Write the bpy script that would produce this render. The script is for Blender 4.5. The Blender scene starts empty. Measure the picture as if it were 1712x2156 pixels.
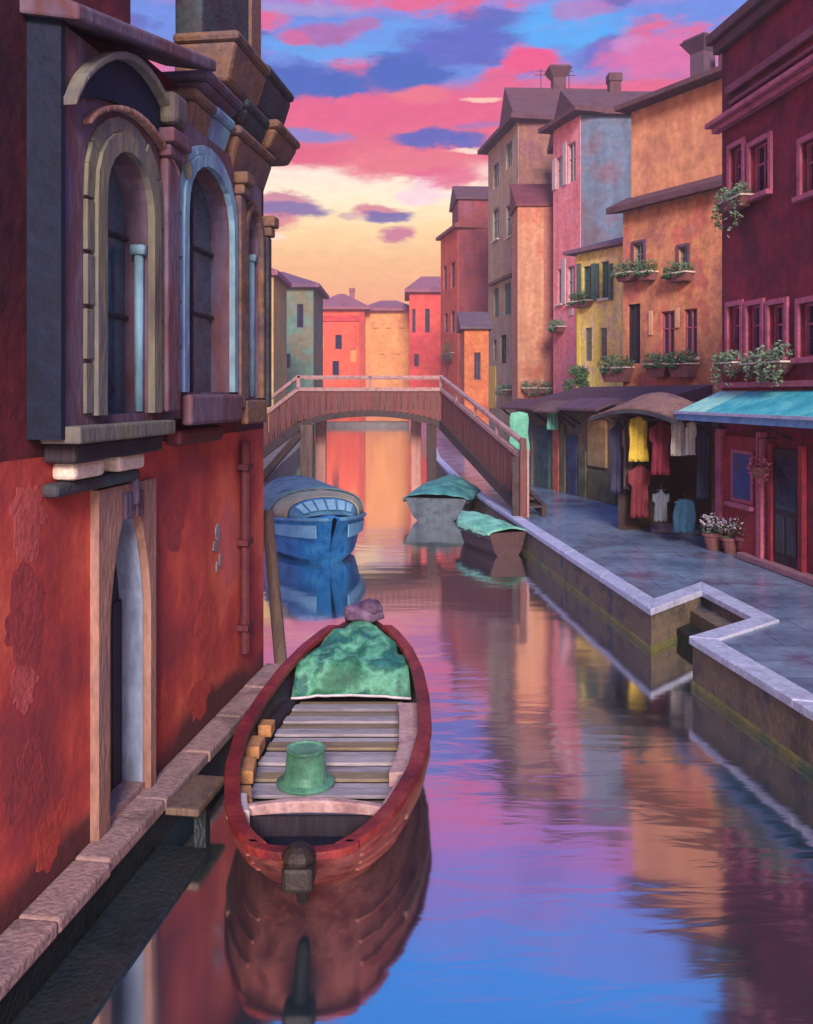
import bpy, bmesh, math, random
from mathutils import Vector, Matrix, noise as mnoise
random.seed(7)
R = math.radians
scene = bpy.context.scene
COL = scene.collection

# ------------------------------------------------------------------ camera
FOC, CX, HZ, CAMH, PW = 1900.0, 856.0, 830.0, 3.5, 1712.0
cam_d = bpy.data.cameras.new('camera')
cam = bpy.data.objects.new('camera', cam_d)
COL.objects.link(cam)
cam.location = (0, 0, CAMH)
cam.rotation_euler = (R(90), 0, 0)
cam_d.sensor_fit = 'HORIZONTAL'
cam_d.sensor_width = 36.0
cam_d.lens = FOC / PW * 36.0
cam_d.shift_y = -(1078 - HZ) / PW
cam_d.clip_start = 0.1
cam_d.clip_end = 6000
scene.camera = cam

def lin(v):
    v /= 255.0
    return v / 12.92 if v <= 0.04045 else ((v + 0.055) / 1.055) ** 2.4
def c(r, g, b):
    return (lin(r), lin(g), lin(b), 1.0)

# ------------------------------------------------------------------ sky
SUN_EL, SUN_AZ = 26.0, 178.0       # azimuth measured from +Y towards +X
world = bpy.data.worlds.new('World')
scene.world = world
world.use_nodes = True
wn, wl = world.node_tree.nodes, world.node_tree.links
wn.clear()

def nd(tree, typ, **kw):
    n = tree.nodes.new(typ)
    for k, v in kw.items():
        setattr(n, k, v)
    return n
def setramp(ramp, stops):
    el = ramp.elements
    while len(el) > 1:
        el.remove(el[-1])
    el[0].position, el[0].color = stops[0]
    for p, col in stops[1:]:
        e = el.new(p)
        e.color = col

def build_sky():
    t = world.node_tree
    L = t.links.new
    def math_n(op, a, b=None, clamp=False):
        n = nd(t, 'ShaderNodeMath', operation=op, use_clamp=clamp)
        for i, v in enumerate((a, b)):
            if v is None:
                continue
            if isinstance(v, (int, float)):
                n.inputs[i].default_value = v
            else:
                L(v, n.inputs[i])
        return n.outputs[0]
    tc = nd(t, 'ShaderNodeTexCoord')
    sep = nd(t, 'ShaderNodeSeparateXYZ')
    L(tc.outputs['Generated'], sep.inputs[0])
    az = math_n('MULTIPLY', math_n('ARCTAN2', sep.outputs[0], sep.outputs[1]), 57.2958)
    el = math_n('MULTIPLY', math_n('ARCSINE', sep.outputs[2]), 57.2958)
    ae = nd(t, 'ShaderNodeCombineXYZ')
    L(az, ae.inputs[0]); L(el, ae.inputs[1])
    # wind-drawn distortion
    mp = nd(t, 'ShaderNodeMapping')
    mp.inputs['Scale'].default_value = (0.16, 0.42, 1)
    L(ae.outputs[0], mp.inputs[0])
    nz = nd(t, 'ShaderNodeTexNoise')
    nz.inputs['Scale'].default_value = 1.5
    nz.inputs['Detail'].default_value = 9
    nz.inputs['Roughness'].default_value = 0.66
    L(mp.outputs[0], nz.inputs['Vector'])
    sub = nd(t, 'ShaderNodeVectorMath', operation='SUBTRACT')
    L(nz.outputs['Color'], sub.inputs[0]); sub.inputs[1].default_value = (0.5, 0.5, 0.5)
    mul = nd(t, 'ShaderNodeVectorMath', operation='MULTIPLY')
    L(sub.outputs[0], mul.inputs[0]); mul.inputs[1].default_value = (7.0, 3.4, 0)
    add = nd(t, 'ShaderNodeVectorMath', operation='ADD')
    L(ae.outputs[0], add.inputs[0]); L(mul.outputs[0], add.inputs[1])
    aed = add.outputs[0]
    sp2 = nd(t, 'ShaderNodeSeparateXYZ'); L(aed, sp2.inputs[0])
    eld = sp2.outputs[1]
    # colour by height above the horizon
    fac = math_n('DIVIDE', math_n('ADD', math_n('MULTIPLY', el, 0.55), math_n('MULTIPLY', eld, 0.45)), 60.0, True)
    rp = nd(t, 'ShaderNodeValToRGB')
    setramp(rp.color_ramp, [
        (0.0, c(236, 124, 104)), (3.0 / 60, c(242, 138, 104)), (6.0 / 60, c(247, 164, 108)), (8.4 / 60, c(251, 188, 118)), (10.4 / 60, c(254, 216, 152)),
        (12.2 / 60, c(255, 236, 196)), (13.6 / 60, c(253, 226, 205)), (14.6 / 60, c(222, 92, 112)), (18.2 / 60, c(222, 88, 120)),
        (19.4 / 60, c(96, 128, 208)), (22.5 / 60, c(96, 130, 212)), (24.6 / 60, c(206, 104, 172)), (26.8 / 60, c(176, 106, 194)),
        (29.5 / 60, c(112, 126, 222)), (32.5 / 60, c(48, 146, 248)), (45.0 / 60, c(44, 138, 240)), (1.0, c(66, 130, 218))])
    L(fac, rp.inputs[0])
    col = rp.outputs[0]
    def over(col, mask, rgb):
        m = nd(t, 'ShaderNodeMix', data_type='RGBA')
        L(mask, m.inputs[0]); L(col, m.inputs[6]); m.inputs[7].default_value = rgb
        return m.outputs[2]
    # loose pink and violet cloud over the whole upper sky
    for off, lo, hi, e0, e1, rgb, amt in ((3.7, 0.52, 0.62, 13.5, 17, c(222, 86, 126), 0.9), (9.1, 0.56, 0.66, 17, 19, c(74, 84, 172), 0.8),
                                          (5.5, 0.58, 0.66, 17, 21, c(196, 92, 152), 0.8)):
        mp2 = nd(t, 'ShaderNodeMapping')
        mp2.inputs['Location'].default_value = (off, off * 1.7, off)
        mp2.inputs['Scale'].default_value = (0.11, 0.34, 1)
        L(ae.outputs[0], mp2.inputs[0])
        n2 = nd(t, 'ShaderNodeTexNoise')
        n2.inputs['Scale'].default_value = 1.3; n2.inputs['Detail'].default_value = 7; n2.inputs['Roughness'].default_value = 0.58
        L(mp2.outputs[0], n2.inputs['Vector'])
        r1 = nd(t, 'ShaderNodeMapRange', interpolation_type='SMOOTHSTEP')
        L(n2.outputs[0], r1.inputs[0]); r1.inputs[1].default_value = lo; r1.inputs[2].default_value = hi
        r2 = nd(t, 'ShaderNodeMapRange', interpolation_type='SMOOTHSTEP')
        L(el, r2.inputs[0]); r2.inputs[1].default_value = e0; r2.inputs[2].default_value = e1
        r3 = nd(t, 'ShaderNodeMapRange', interpolation_type='SMOOTHSTEP')
        L(el, r3.inputs[0]); r3.inputs[1].default_value = 34; r3.inputs[2].default_value = 26
        k = math_n('MULTIPLY', math_n('MULTIPLY', math_n('MULTIPLY', r1.outputs[0], r2.outputs[0]), r3.outputs[0]), amt)
        col = over(col, k, rgb)
    # named banks of cloud: (azimuth, elevation, half width, half height, colour, opacity)
    def ad(px, py):
        dx, dz = (px - CX) / FOC, (HZ - py) / FOC
        return math.degrees(math.atan(dx)), math.degrees(math.atan(dz / math.sqrt(1 + dx * dx)))
    PINK, ROSE, DEEP, VIO, SKY = c(222, 82, 122), c(226, 104, 118), c(48, 88, 176), c(112, 96, 176), c(84, 152, 224)
    banks = [
        (700, 105, 170, 22, SKY, .9), (1180, 60, 130, 40, c(64, 160, 232), .9), (850, 70, 70, 26, SKY, .6),
        (640, 20, 110, 14, c(150, 140, 196), .8), (690, 78, 60, 20, c(158, 92, 160), .9), (625, 82, 42, 14, c(200, 88, 140), .9), (760, 55, 40, 14, c(172, 96, 160), .8),
        (650, 168, 170, 30, DEEP, 1), (850, 150, 90, 34, DEEP, 1), (960, 95, 120, 36, c(78, 90, 182), .9), (1270, 110, 60, 30, c(92, 90, 180), .8),
        (700, 235, 170, 36, PINK, 1), (960, 232, 130, 40, PINK, 1), (880, 200, 70, 18, ROSE, .9), (1110, 128, 62, 22, c(228, 72, 122), 1), (1050, 160, 50, 22, PINK, .9), (1030, 210, 70, 30, PINK, .9),
        (1400, 120, 120, 42, c(214, 96, 152), .95), (1330, 90, 40, 14, c(190, 130, 190), .6), (1230, 25, 60, 16, c(176, 104, 170), .7), (1350, 45, 26, 10, c(150, 110, 180), .8),
        (640, 288, 100, 16, c(122, 118, 190), .95), (905, 292, 90, 15, c(62, 82, 172), .95), (980, 300, 50, 16, c(70, 86, 174), .9), (1010, 268, 60, 8, c(150, 100, 170), .7),
        (640, 330, 130, 22, c(220, 82, 110), 1), (860, 345, 150, 34, ROSE, 1), (940, 375, 90, 18, PINK, .9), (1000, 318, 50, 6, c(250, 214, 190), .9), (1020, 208, 40, 6, c(252, 206, 178), .8),
        (900, 408, 60, 24, c(246, 208, 220), .8),
        (590, 420, 70, 16, c(196, 118, 140), .95), (600, 444, 90, 18, c(110, 84, 150), .95), (575, 468, 50, 14, c(214, 110, 118), .9), (570, 494, 26, 10, c(255, 222, 205), .8),
        (790, 443, 54, 14, c(206, 118, 132), .95), (822, 456, 48, 12, c(98, 84, 158), .95), (740, 458, 30, 8, c(186, 136, 160), .6), (842, 494, 42, 15, c(196, 100, 130), .95),
    ]
    for px, py, rx, ry, rgb, amt in banks:
        a0, e0 = ad(px, py)
        ra, re = math.degrees(rx / FOC), math.degrees(ry / FOC)
        s = nd(t, 'ShaderNodeVectorMath', operation='SUBTRACT')
        w = nd(t, 'ShaderNodeMix', data_type='VECTOR')
        # small banks follow the distortion less
        k = min(1.0, 0.25 + re / 1.6)
        w.inputs[0].default_value = k
        L(ae.outputs[0], w.inputs[4]); L(aed, w.inputs[5])
        L(w.outputs[1], s.inputs[0]); s.inputs[1].default_value = (a0, e0, 0)
        m = nd(t, 'ShaderNodeVectorMath', operation='MULTIPLY')
        L(s.outputs[0], m.inputs[0]); m.inputs[1].default_value = (1 / ra, 1 / re, 0)
        ln = nd(t, 'ShaderNodeVectorMath', operation='LENGTH'); L(m.outputs[0], ln.inputs[0])
        r = nd(t, 'ShaderNodeMapRange', interpolation_type='SMOOTHSTEP')
        L(ln.outputs['Value'], r.inputs[0])
        r.inputs[1].default_value = 1.3; r.inputs[2].default_value = 0.62
        r.inputs[3].default_value = 0.0; r.inputs[4].default_value = amt
        col = over(col, r.outputs[0], rgb)
    n5 = nd(t, 'ShaderNodeTexNoise'); n5.inputs['Scale'].default_value = 5.0; n5.inputs['Detail'].default_value = 8; n5.inputs['Roughness'].default_value = .65
    L(mp.outputs[0], n5.inputs['Vector'])
    r5 = nd(t, 'ShaderNodeMapRange'); L(n5.outputs[0], r5.inputs[0])
    r5.inputs[1].default_value = .3; r5.inputs[2].default_value = .7; r5.inputs[3].default_value = .91; r5.inputs[4].default_value = 1.08
    mv = nd(t, 'ShaderNodeMix', data_type='RGBA', blend_type='MULTIPLY'); mv.inputs[0].default_value = 1
    L(col, mv.inputs[6]); L(r5.outputs[0], mv.inputs[7]); col = mv.outputs[2]
    bg = nd(t, 'ShaderNodeBackground')
    L(col, bg.inputs[0]); bg.inputs[1].default_value = 1.0
    ns = nd(t, 'ShaderNodeTexSky', sky_type='NISHITA')
    ns.sun_disc = False
    ns.sun_elevation = R(SUN_EL); ns.sun_rotation = R(SUN_AZ)
    bg2 = nd(t, 'ShaderNodeBackground')
    L(ns.outputs[0], bg2.inputs[0]); bg2.inputs[1].default_value = 0.008
    ash = nd(t, 'ShaderNodeAddShader')
    L(bg.outputs[0], ash.inputs[0]); L(bg2.outputs[0], ash.inputs[1])
    out = nd(t, 'ShaderNodeOutputWorld')
    L(ash.outputs[0], out.inputs[0])
build_sky()

# ------------------------------------------------------------------ sun and exposure
sd = bpy.data.lights.new('sun', 'SUN')
sd.energy = 4.5
sd.angle = R(18)
sd.color = (1.0, 0.86, 0.77)
sun = bpy.data.objects.new('sun', sd)
COL.objects.link(sun)
sv = Vector((math.sin(R(SUN_AZ)) * math.cos(R(SUN_EL)), math.cos(R(SUN_AZ)) * math.cos(R(SUN_EL)), math.sin(R(SUN_EL))))
sun.rotation_euler = sv.to_track_quat('Z', 'Y').to_euler()
sun.location = (0, -20, 30)
vs = scene.view_settings
vs.view_transform = 'Standard'
vs.look = 'None'
vs.exposure = 0.3
vs.gamma = 1.0
vs.use_curve_mapping = False

# ------------------------------------------------------------------ materials
MATS = {}
def pm(name, cols, scale=1.3, rough=0.75, bump=0.25, stretch=(1, 1, 1), spec=0.3, lo=0.34, hi=0.66, fine=0.25, bscale=None, dist=0.12, streak=0.0, tide=None, joints=None):
    """weathered surface: broad patches of a few pigments, finer mottling, light relief"""
    if name in MATS:
        return MATS[name]
    m = bpy.data.materials.new(name)
    m.use_nodes = True
    t = m.node_tree
    L = t.links.new
    b = t.nodes['Principled BSDF']
    b.inputs['Roughness'].default_value = rough
    b.inputs['Specular IOR Level'].default_value = spec
    g = nd(t, 'ShaderNodeNewGeometry')
    mp = nd(t, 'ShaderNodeMapping')
    mp.inputs['Scale'].default_value = stretch
    rnd = random.random() * 40
    mp.inputs['Location'].default_value = (rnd, rnd * .7, rnd * .3)
    L(g.outputs['Position'], mp.inputs[0])
    n1 = nd(t, 'ShaderNodeTexNoise')
    n1.inputs['Scale'].default_value = scale; n1.inputs['Detail'].default_value = 5; n1.inputs['Roughness'].default_value = 0.55
    n1.inputs['Distortion'].default_value = dist
    L(mp.outputs[0], n1.inputs['Vector'])
    rp = nd(t, 'ShaderNodeValToRGB')
    k = len(cols)
    setramp(rp.color_ramp, [(lo + (hi - lo) * i / max(1, k - 1), cols[i]) for i in range(k)])
    L(n1.outputs[0], rp.inputs[0])
    n2 = nd(t, 'ShaderNodeTexNoise')
    n2.inputs['Scale'].default_value = scale * 7; n2.inputs['Detail'].default_value = 6; n2.inputs['Roughness'].default_value = 0.65
    L(mp.outputs[0], n2.inputs['Vector'])
    mr = nd(t, 'ShaderNodeMapRange')
    L(n2.outputs[0], mr.inputs[0])
    mr.inputs[1].default_value = 0.3; mr.inputs[2].default_value = 0.7
    mr.inputs[3].default_value = 1 - fine; mr.inputs[4].default_value = 1 + fine
    mx = nd(t, 'ShaderNodeMix', data_type='RGBA', blend_type='MULTIPLY')
    mx.inputs[0].default_value = 1.0
    L(rp.outputs[0], mx.inputs[6]); L(mr.outputs[0], mx.inputs[7])
    colr = mx.outputs[2]
    def mul(colr, fac_sock):
        q = nd(t, 'ShaderNodeMix', data_type='RGBA', blend_type='MULTIPLY'); q.inputs[0].default_value = 1
        L(colr, q.inputs[6]); L(fac_sock, q.inputs[7]); return q.outputs[2]
    if streak:       # rain streaks and patched repainting
        mp4 = nd(t, 'ShaderNodeMapping'); mp4.inputs['Scale'].default_value = (1.5, 1.5, .16)
        L(g.outputs['Position'], mp4.inputs[0])
        n4 = nd(t, 'ShaderNodeTexNoise'); n4.inputs['Scale'].default_value = 1.6; n4.inputs['Detail'].default_value = 5
        L(mp4.outputs[0], n4.inputs['Vector'])
        r4 = nd(t, 'ShaderNodeMapRange'); L(n4.outputs[0], r4.inputs[0])
        r4.inputs[1].default_value = .36; r4.inputs[2].default_value = .58; r4.inputs[3].default_value = 1 - streak; r4.inputs[4].default_value = 1.04
        colr = mul(colr, r4.outputs[0])
    if tide:         # damp tide mark above the water
        sp = nd(t, 'ShaderNodeSeparateXYZ'); L(g.outputs['Position'], sp.inputs[0])
        ad_ = nd(t, 'ShaderNodeMath', operation='MULTIPLY_ADD'); L(n1.outputs[0], ad_.inputs[0]); ad_.inputs[1].default_value = -1.1; L(sp.outputs[2], ad_.inputs[2])
        r5 = nd(t, 'ShaderNodeMapRange', interpolation_type='SMOOTHSTEP'); L(ad_.outputs[0], r5.inputs[0])
        r5.inputs[1].default_value = tide[0]; r5.inputs[2].default_value = tide[0] - .25
        q = nd(t, 'ShaderNodeMix', data_type='RGBA'); L(r5.outputs[0], q.inputs[0]); L(colr, q.inputs[6]); q.inputs[7].default_value = tide[1]
        colr = q.outputs[2]
    if joints:
        bk = nd(t, 'ShaderNodeTexBrick'); L(g.outputs['Position'], bk.inputs['Vector'])
        bk.inputs['Scale'].default_value = 1.0; bk.inputs['Brick Width'].default_value = joints[0]; bk.inputs['Row Height'].default_value = joints[1]
        bk.inputs['Mortar Size'].default_value = .012; bk.inputs['Mortar Smooth'].default_value = .3
        bk.inputs['Color1'].default_value = (1, 1, 1, 1); bk.inputs['Color2'].default_value = (.86, .87, .9, 1); bk.inputs['Mortar'].default_value = (.55, .55, .58, 1)
        colr = mul(colr, bk.outputs['Color'])
    L(colr, b.inputs['Base Color'])
    if bump:
        n3 = nd(t, 'ShaderNodeTexNoise')
        n3.inputs['Scale'].default_value = bscale or scale * 12
        n3.inputs['Detail'].default_value = 6
        L(mp.outputs[0], n3.inputs['Vector'])
        bp = nd(t, 'ShaderNodeBump')
        bp.inputs['Strength'].default_value = bump
        bp.inputs['Distance'].default_value = 0.03
        L(n3.outputs[0], bp.inputs['Height'])
        L(bp.outputs[0], b.inputs['Normal'])
    MATS[name] = m
    return m

def wood(name, cols, axis='z', rough=0.7):
    st = {'x': (.6, 9, 9), 'y': (9, .6, 9), 'z': (9, 9, .6)}[axis]
    return pm(name, cols, scale=0.9, rough=rough, bump=0.35, stretch=st, fine=0.3)

M = {}
M['red_wall'] = pm('red_wall', [c(150, 62, 66), c(176, 68, 66), c(196, 78, 68), c(214, 100, 76), c(196, 96, 92)], .8, .85, .3, lo=.36, hi=.64, fine=.1, bscale=9, dist=0, streak=.22, tide=(.12, c(96, 52, 52)))
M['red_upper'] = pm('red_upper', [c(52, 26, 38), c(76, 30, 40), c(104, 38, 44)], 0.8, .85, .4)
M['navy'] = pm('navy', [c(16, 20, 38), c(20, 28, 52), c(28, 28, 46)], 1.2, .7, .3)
M['olive_stone'] = pm('olive_stone', [c(88, 78, 78), c(112, 108, 90), c(102, 98, 98), c(124, 112, 92)], 1.6, .8, .4, stretch=(1, 1, .3))
M['mauve_stone'] = pm('mauve_stone', [c(84, 66, 82), c(104, 88, 106), c(98, 64, 72), c(86, 78, 104)], 1.5, .8, .4, stretch=(1, 1, .4))
M['teal_stone'] = pm('teal_stone', [c(112, 138, 152), c(124, 164, 182), c(104, 124, 158)], 1.6, .7, .4, stretch=(1, 1, .4))
M['brown_stone'] = pm('brown_stone', [c(92, 70, 62), c(122, 90, 70), c(106, 84, 82), c(80, 64, 70)], 2.2, .85, .5)
M['dark_stone'] = pm('dark_stone', [c(52, 48, 62), c(66, 62, 68), c(60, 76, 82)], 2.0, .85, .5)
M['door_stone'] = pm('door_stone', [c(122, 88, 80), c(158, 118, 104), c(140, 108, 104)], 2.4, .85, .4, stretch=(1, 1, .35))
M['pale_plaster'] = pm('pale_plaster', [c(118, 126, 150), c(146, 160, 186), c(128, 136, 158)], 2.0, .8, .3, stretch=(1, 1, .35))
M['dark_wood'] = wood('dark_wood', [c(38, 32, 44), c(52, 42, 50), c(46, 44, 60)])
M['ledge'] = pm('ledge', [c(120, 96, 94), c(160, 128, 122), c(142, 116, 116)], 2.4, .8, .5)
M['wet_stone'] = pm('wet_stone', [c(26, 32, 36), c(36, 44, 46), c(46, 46, 44)], 2.2, .45, .5)
M['patch_grey'] = pm('patch_grey', [c(126, 114, 122), c(148, 138, 146)], 5, .9, .6)
M['pipe'] = pm('pipe', [c(84, 38, 48), c(98, 44, 50)], 3, .6, .2)
M['pavement'] = pm('pavement', [c(92, 106, 130), c(112, 130, 154), c(130, 150, 172), c(108, 98, 126)], 0.7, .24, .18, spec=.5, bscale=9, joints=(1.1, .62))
M['kerb'] = pm('kerb', [c(168, 170, 192), c(186, 190, 212), c(170, 166, 192)], 2.2, .6, .3)
M['algae'] = pm('algae', [c(92, 92, 52), c(116, 110, 62), c(74, 88, 66)], 3.2, .6, .6)
M['quay_face'] = pm('quay_face', [c(82, 72, 66), c(104, 92, 80), c(116, 98, 80), c(72, 74, 84)], 1.8, .8, .6)
M['land'] = pm('land', [c(104, 98, 96), c(122, 112, 104)], .5, .9, .2)
M['bridge_wood'] = wood('bridge_wood', [c(98, 58, 56), c(124, 70, 64), c(112, 74, 72), c(84, 52, 52)])
M['bridge_rail'] = pm('bridge_rail', [c(160, 122, 118), c(180, 140, 134), c(146, 110, 104)], 4, .75, .3)
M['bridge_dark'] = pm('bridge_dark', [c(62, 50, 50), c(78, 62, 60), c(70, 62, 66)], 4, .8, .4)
M['post_wood'] = wood('post_wood', [c(92, 76, 68), c(116, 94, 80), c(84, 70, 66)])
M['post_pale'] = wood('post_pale', [c(172, 122, 112), c(190, 140, 126), c(160, 112, 104)])
M['roof_dark'] = pm('roof_dark', [c(76, 54, 66), c(98, 64, 70), c(88, 70, 80)], 2.2, .85, .6, bscale=14)
M['roof_plum'] = pm('roof_plum', [c(126, 80, 100), c(150, 94, 104), c(136, 92, 116)], .8, .85, .5)
M['glass_dark'] = pm('glass_dark', [c(34, 32, 52), c(48, 52, 80), c(40, 38, 56)], 2.5, .12, 0, spec=.6)
M['glass_blue'] = pm('glass_blue', [c(46, 60, 112), c(40, 70, 140), c(52, 50, 84)], 2.5, .12, 0, spec=.6)
M['glass_sky'] = pm('glass_sky', [c(56, 70, 84), c(66, 92, 110), c(60, 64, 84)], 2.5, .06, 0, spec=.9)
M['maroon_frame'] = pm('maroon_frame', [c(150, 74, 96), c(178, 96, 118), c(164, 84, 104)], 3, .7, .2)
M['white_trim'] = pm('white_trim', [c(206, 186, 172), c(222, 204, 190)], 4, .7, .2)
M['shutter_green'] = pm('shutter_green', [c(66, 92, 84), c(84, 112, 98), c(72, 100, 96)], 3, .7, .2)
M['shutter_grey'] = pm('shutter_grey', [c(118, 124, 116), c(142, 140, 132), c(112, 112, 112)], 3, .7, .2)
M['shutter_pale'] = pm('shutter_pale', [c(176, 160, 164), c(196, 178, 180)], 3, .7, .2)
M['leaf'] = pm('leaf', [c(46, 74, 52), c(70, 100, 66), c(92, 122, 84), c(56, 84, 66)], 9, .7, 0, fine=.4)
M['leaf_pale'] = pm('leaf_pale', [c(86, 112, 90), c(112, 136, 108), c(134, 156, 128)], 9, .7, 0, fine=.4)
M['flower_pink'] = pm('flower_pink', [c(200, 96, 130), c(224, 140, 160)], 9, .7, 0)
M['flower_white'] = pm('flower_white', [c(196, 184, 196), c(222, 210, 216)], 9, .7, 0)
M['pot'] = pm('pot', [c(120, 78, 82), c(146, 96, 92)], 5, .8, .2)

def solid(name, rgb, var=16, scale=3, rough=.7, bump=.2):
    r, g, b_ = rgb
    cl = lambda v: max(2, min(250, v))
    return pm(name, [c(cl(r - var), cl(g - var), cl(b_ - var)), c(r, g, b_), c(cl(r + var), cl(g + var), cl(b_ + var * .6))], scale, rough, bump)

# water: still canal, soft mirror over a dark teal body
def water_mat():
    m = bpy.data.materials.new('canal_water')
    m.use_nodes = True
    t = m.node_tree
    L = t.links.new
    t.nodes.clear()
    g = nd(t, 'ShaderNodeNewGeometry')
    def waves(sc, st, det, dist=0.0):
        mp = nd(t, 'ShaderNodeMapping'); mp.inputs['Scale'].default_value = st
        L(g.outputs['Position'], mp.inputs[0])
        n = nd(t, 'ShaderNodeTexNoise'); n.inputs['Scale'].default_value = sc; n.inputs['Detail'].default_value = det
        n.inputs['Distortion'].default_value = dist
        L(mp.outputs[0], n.inputs['Vector'])
        return n.outputs[0]
    w1 = waves(0.55, (.6, 1.2, 1), 2)
    w2 = waves(2.4, (.45, 1.5, 1), 3, .5)
    # ripples stronger in drifting patches
    pt = waves(0.16, (1, 1, 1), 2)
    pr = nd(t, 'ShaderNodeMapRange'); L(pt, pr.inputs[0])
    pr.inputs[1].default_value = .44; pr.inputs[2].default_value = .6; pr.inputs[3].default_value = .15; pr.inputs[4].default_value = 1.0
    mm = nd(t, 'ShaderNodeMath', operation='MULTIPLY'); L(w2, mm.inputs[0]); L(pr.outputs[0], mm.inputs[1])
    b1 = nd(t, 'ShaderNodeBump'); b1.inputs['Strength'].default_value = .35; b1.inputs['Distance'].default_value = .03
    L(w1, b1.inputs['Height'])
    b2 = nd(t, 'ShaderNodeBump'); b2.inputs['Strength'].default_value = .28; b2.inputs['Distance'].default_value = .02
    L(mm.outputs[0], b2.inputs['Height']); L(b1.outputs[0], b2.inputs['Normal'])
    gl = nd(t, 'ShaderNodeBsdfGlossy'); gl.inputs['Color'].default_value = (.95, .96, .98, 1); gl.inputs['Roughness'].default_value = .085
    L(b2.outputs[0], gl.inputs['Normal'])
    df = nd(t, 'ShaderNodeBsdfDiffuse'); df.inputs['Color'].default_value = c(24, 62, 74)
    lw = nd(t, 'ShaderNodeLayerWeight'); lw.inputs['Blend'].default_value = .5
    mr = nd(t, 'ShaderNodeMapRange'); L(lw.outputs['Facing'], mr.inputs[0])
    mr.inputs[1].default_value = .38; mr.inputs[2].default_value = .84; mr.inputs[3].default_value = .58; mr.inputs[4].default_value = .96
    mx = nd(t, 'ShaderNodeMixShader'); L(mr.outputs[0], mx.inputs[0]); L(df.outputs[0], mx.inputs[1]); L(gl.outputs[0], mx.inputs[2])
    o = nd(t, 'ShaderNodeOutputMaterial'); L(mx.outputs[0], o.inputs[0])
    return m
M['water'] = water_mat()

# ------------------------------------------------------------------ mesh helpers
ORG = {}
def P(px, py, d):
    return Vector(((px - CX) * d / FOC, d, CAMH - (py - HZ) * d / FOC))
def G(px, py, z=0.0):
    return P(px, py, FOC * (CAMH - z) / (py - HZ))

def tag(o, label=None, cat=None, group=None, kind=None):
    if label: o['label'] = label
    if cat: o['category'] = cat
    if group: o['group'] = group
    if kind: o['kind'] = kind
    return o
def thing(name, loc, label, cat, group=None, kind=None):
    o = bpy.data.objects.new(name, None)
    o.empty_display_size = .3
    COL.objects.link(o)
    o.location = loc
    ORG[o.name] = Vector(loc)
    return tag(o, label, cat, group, kind)

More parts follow.
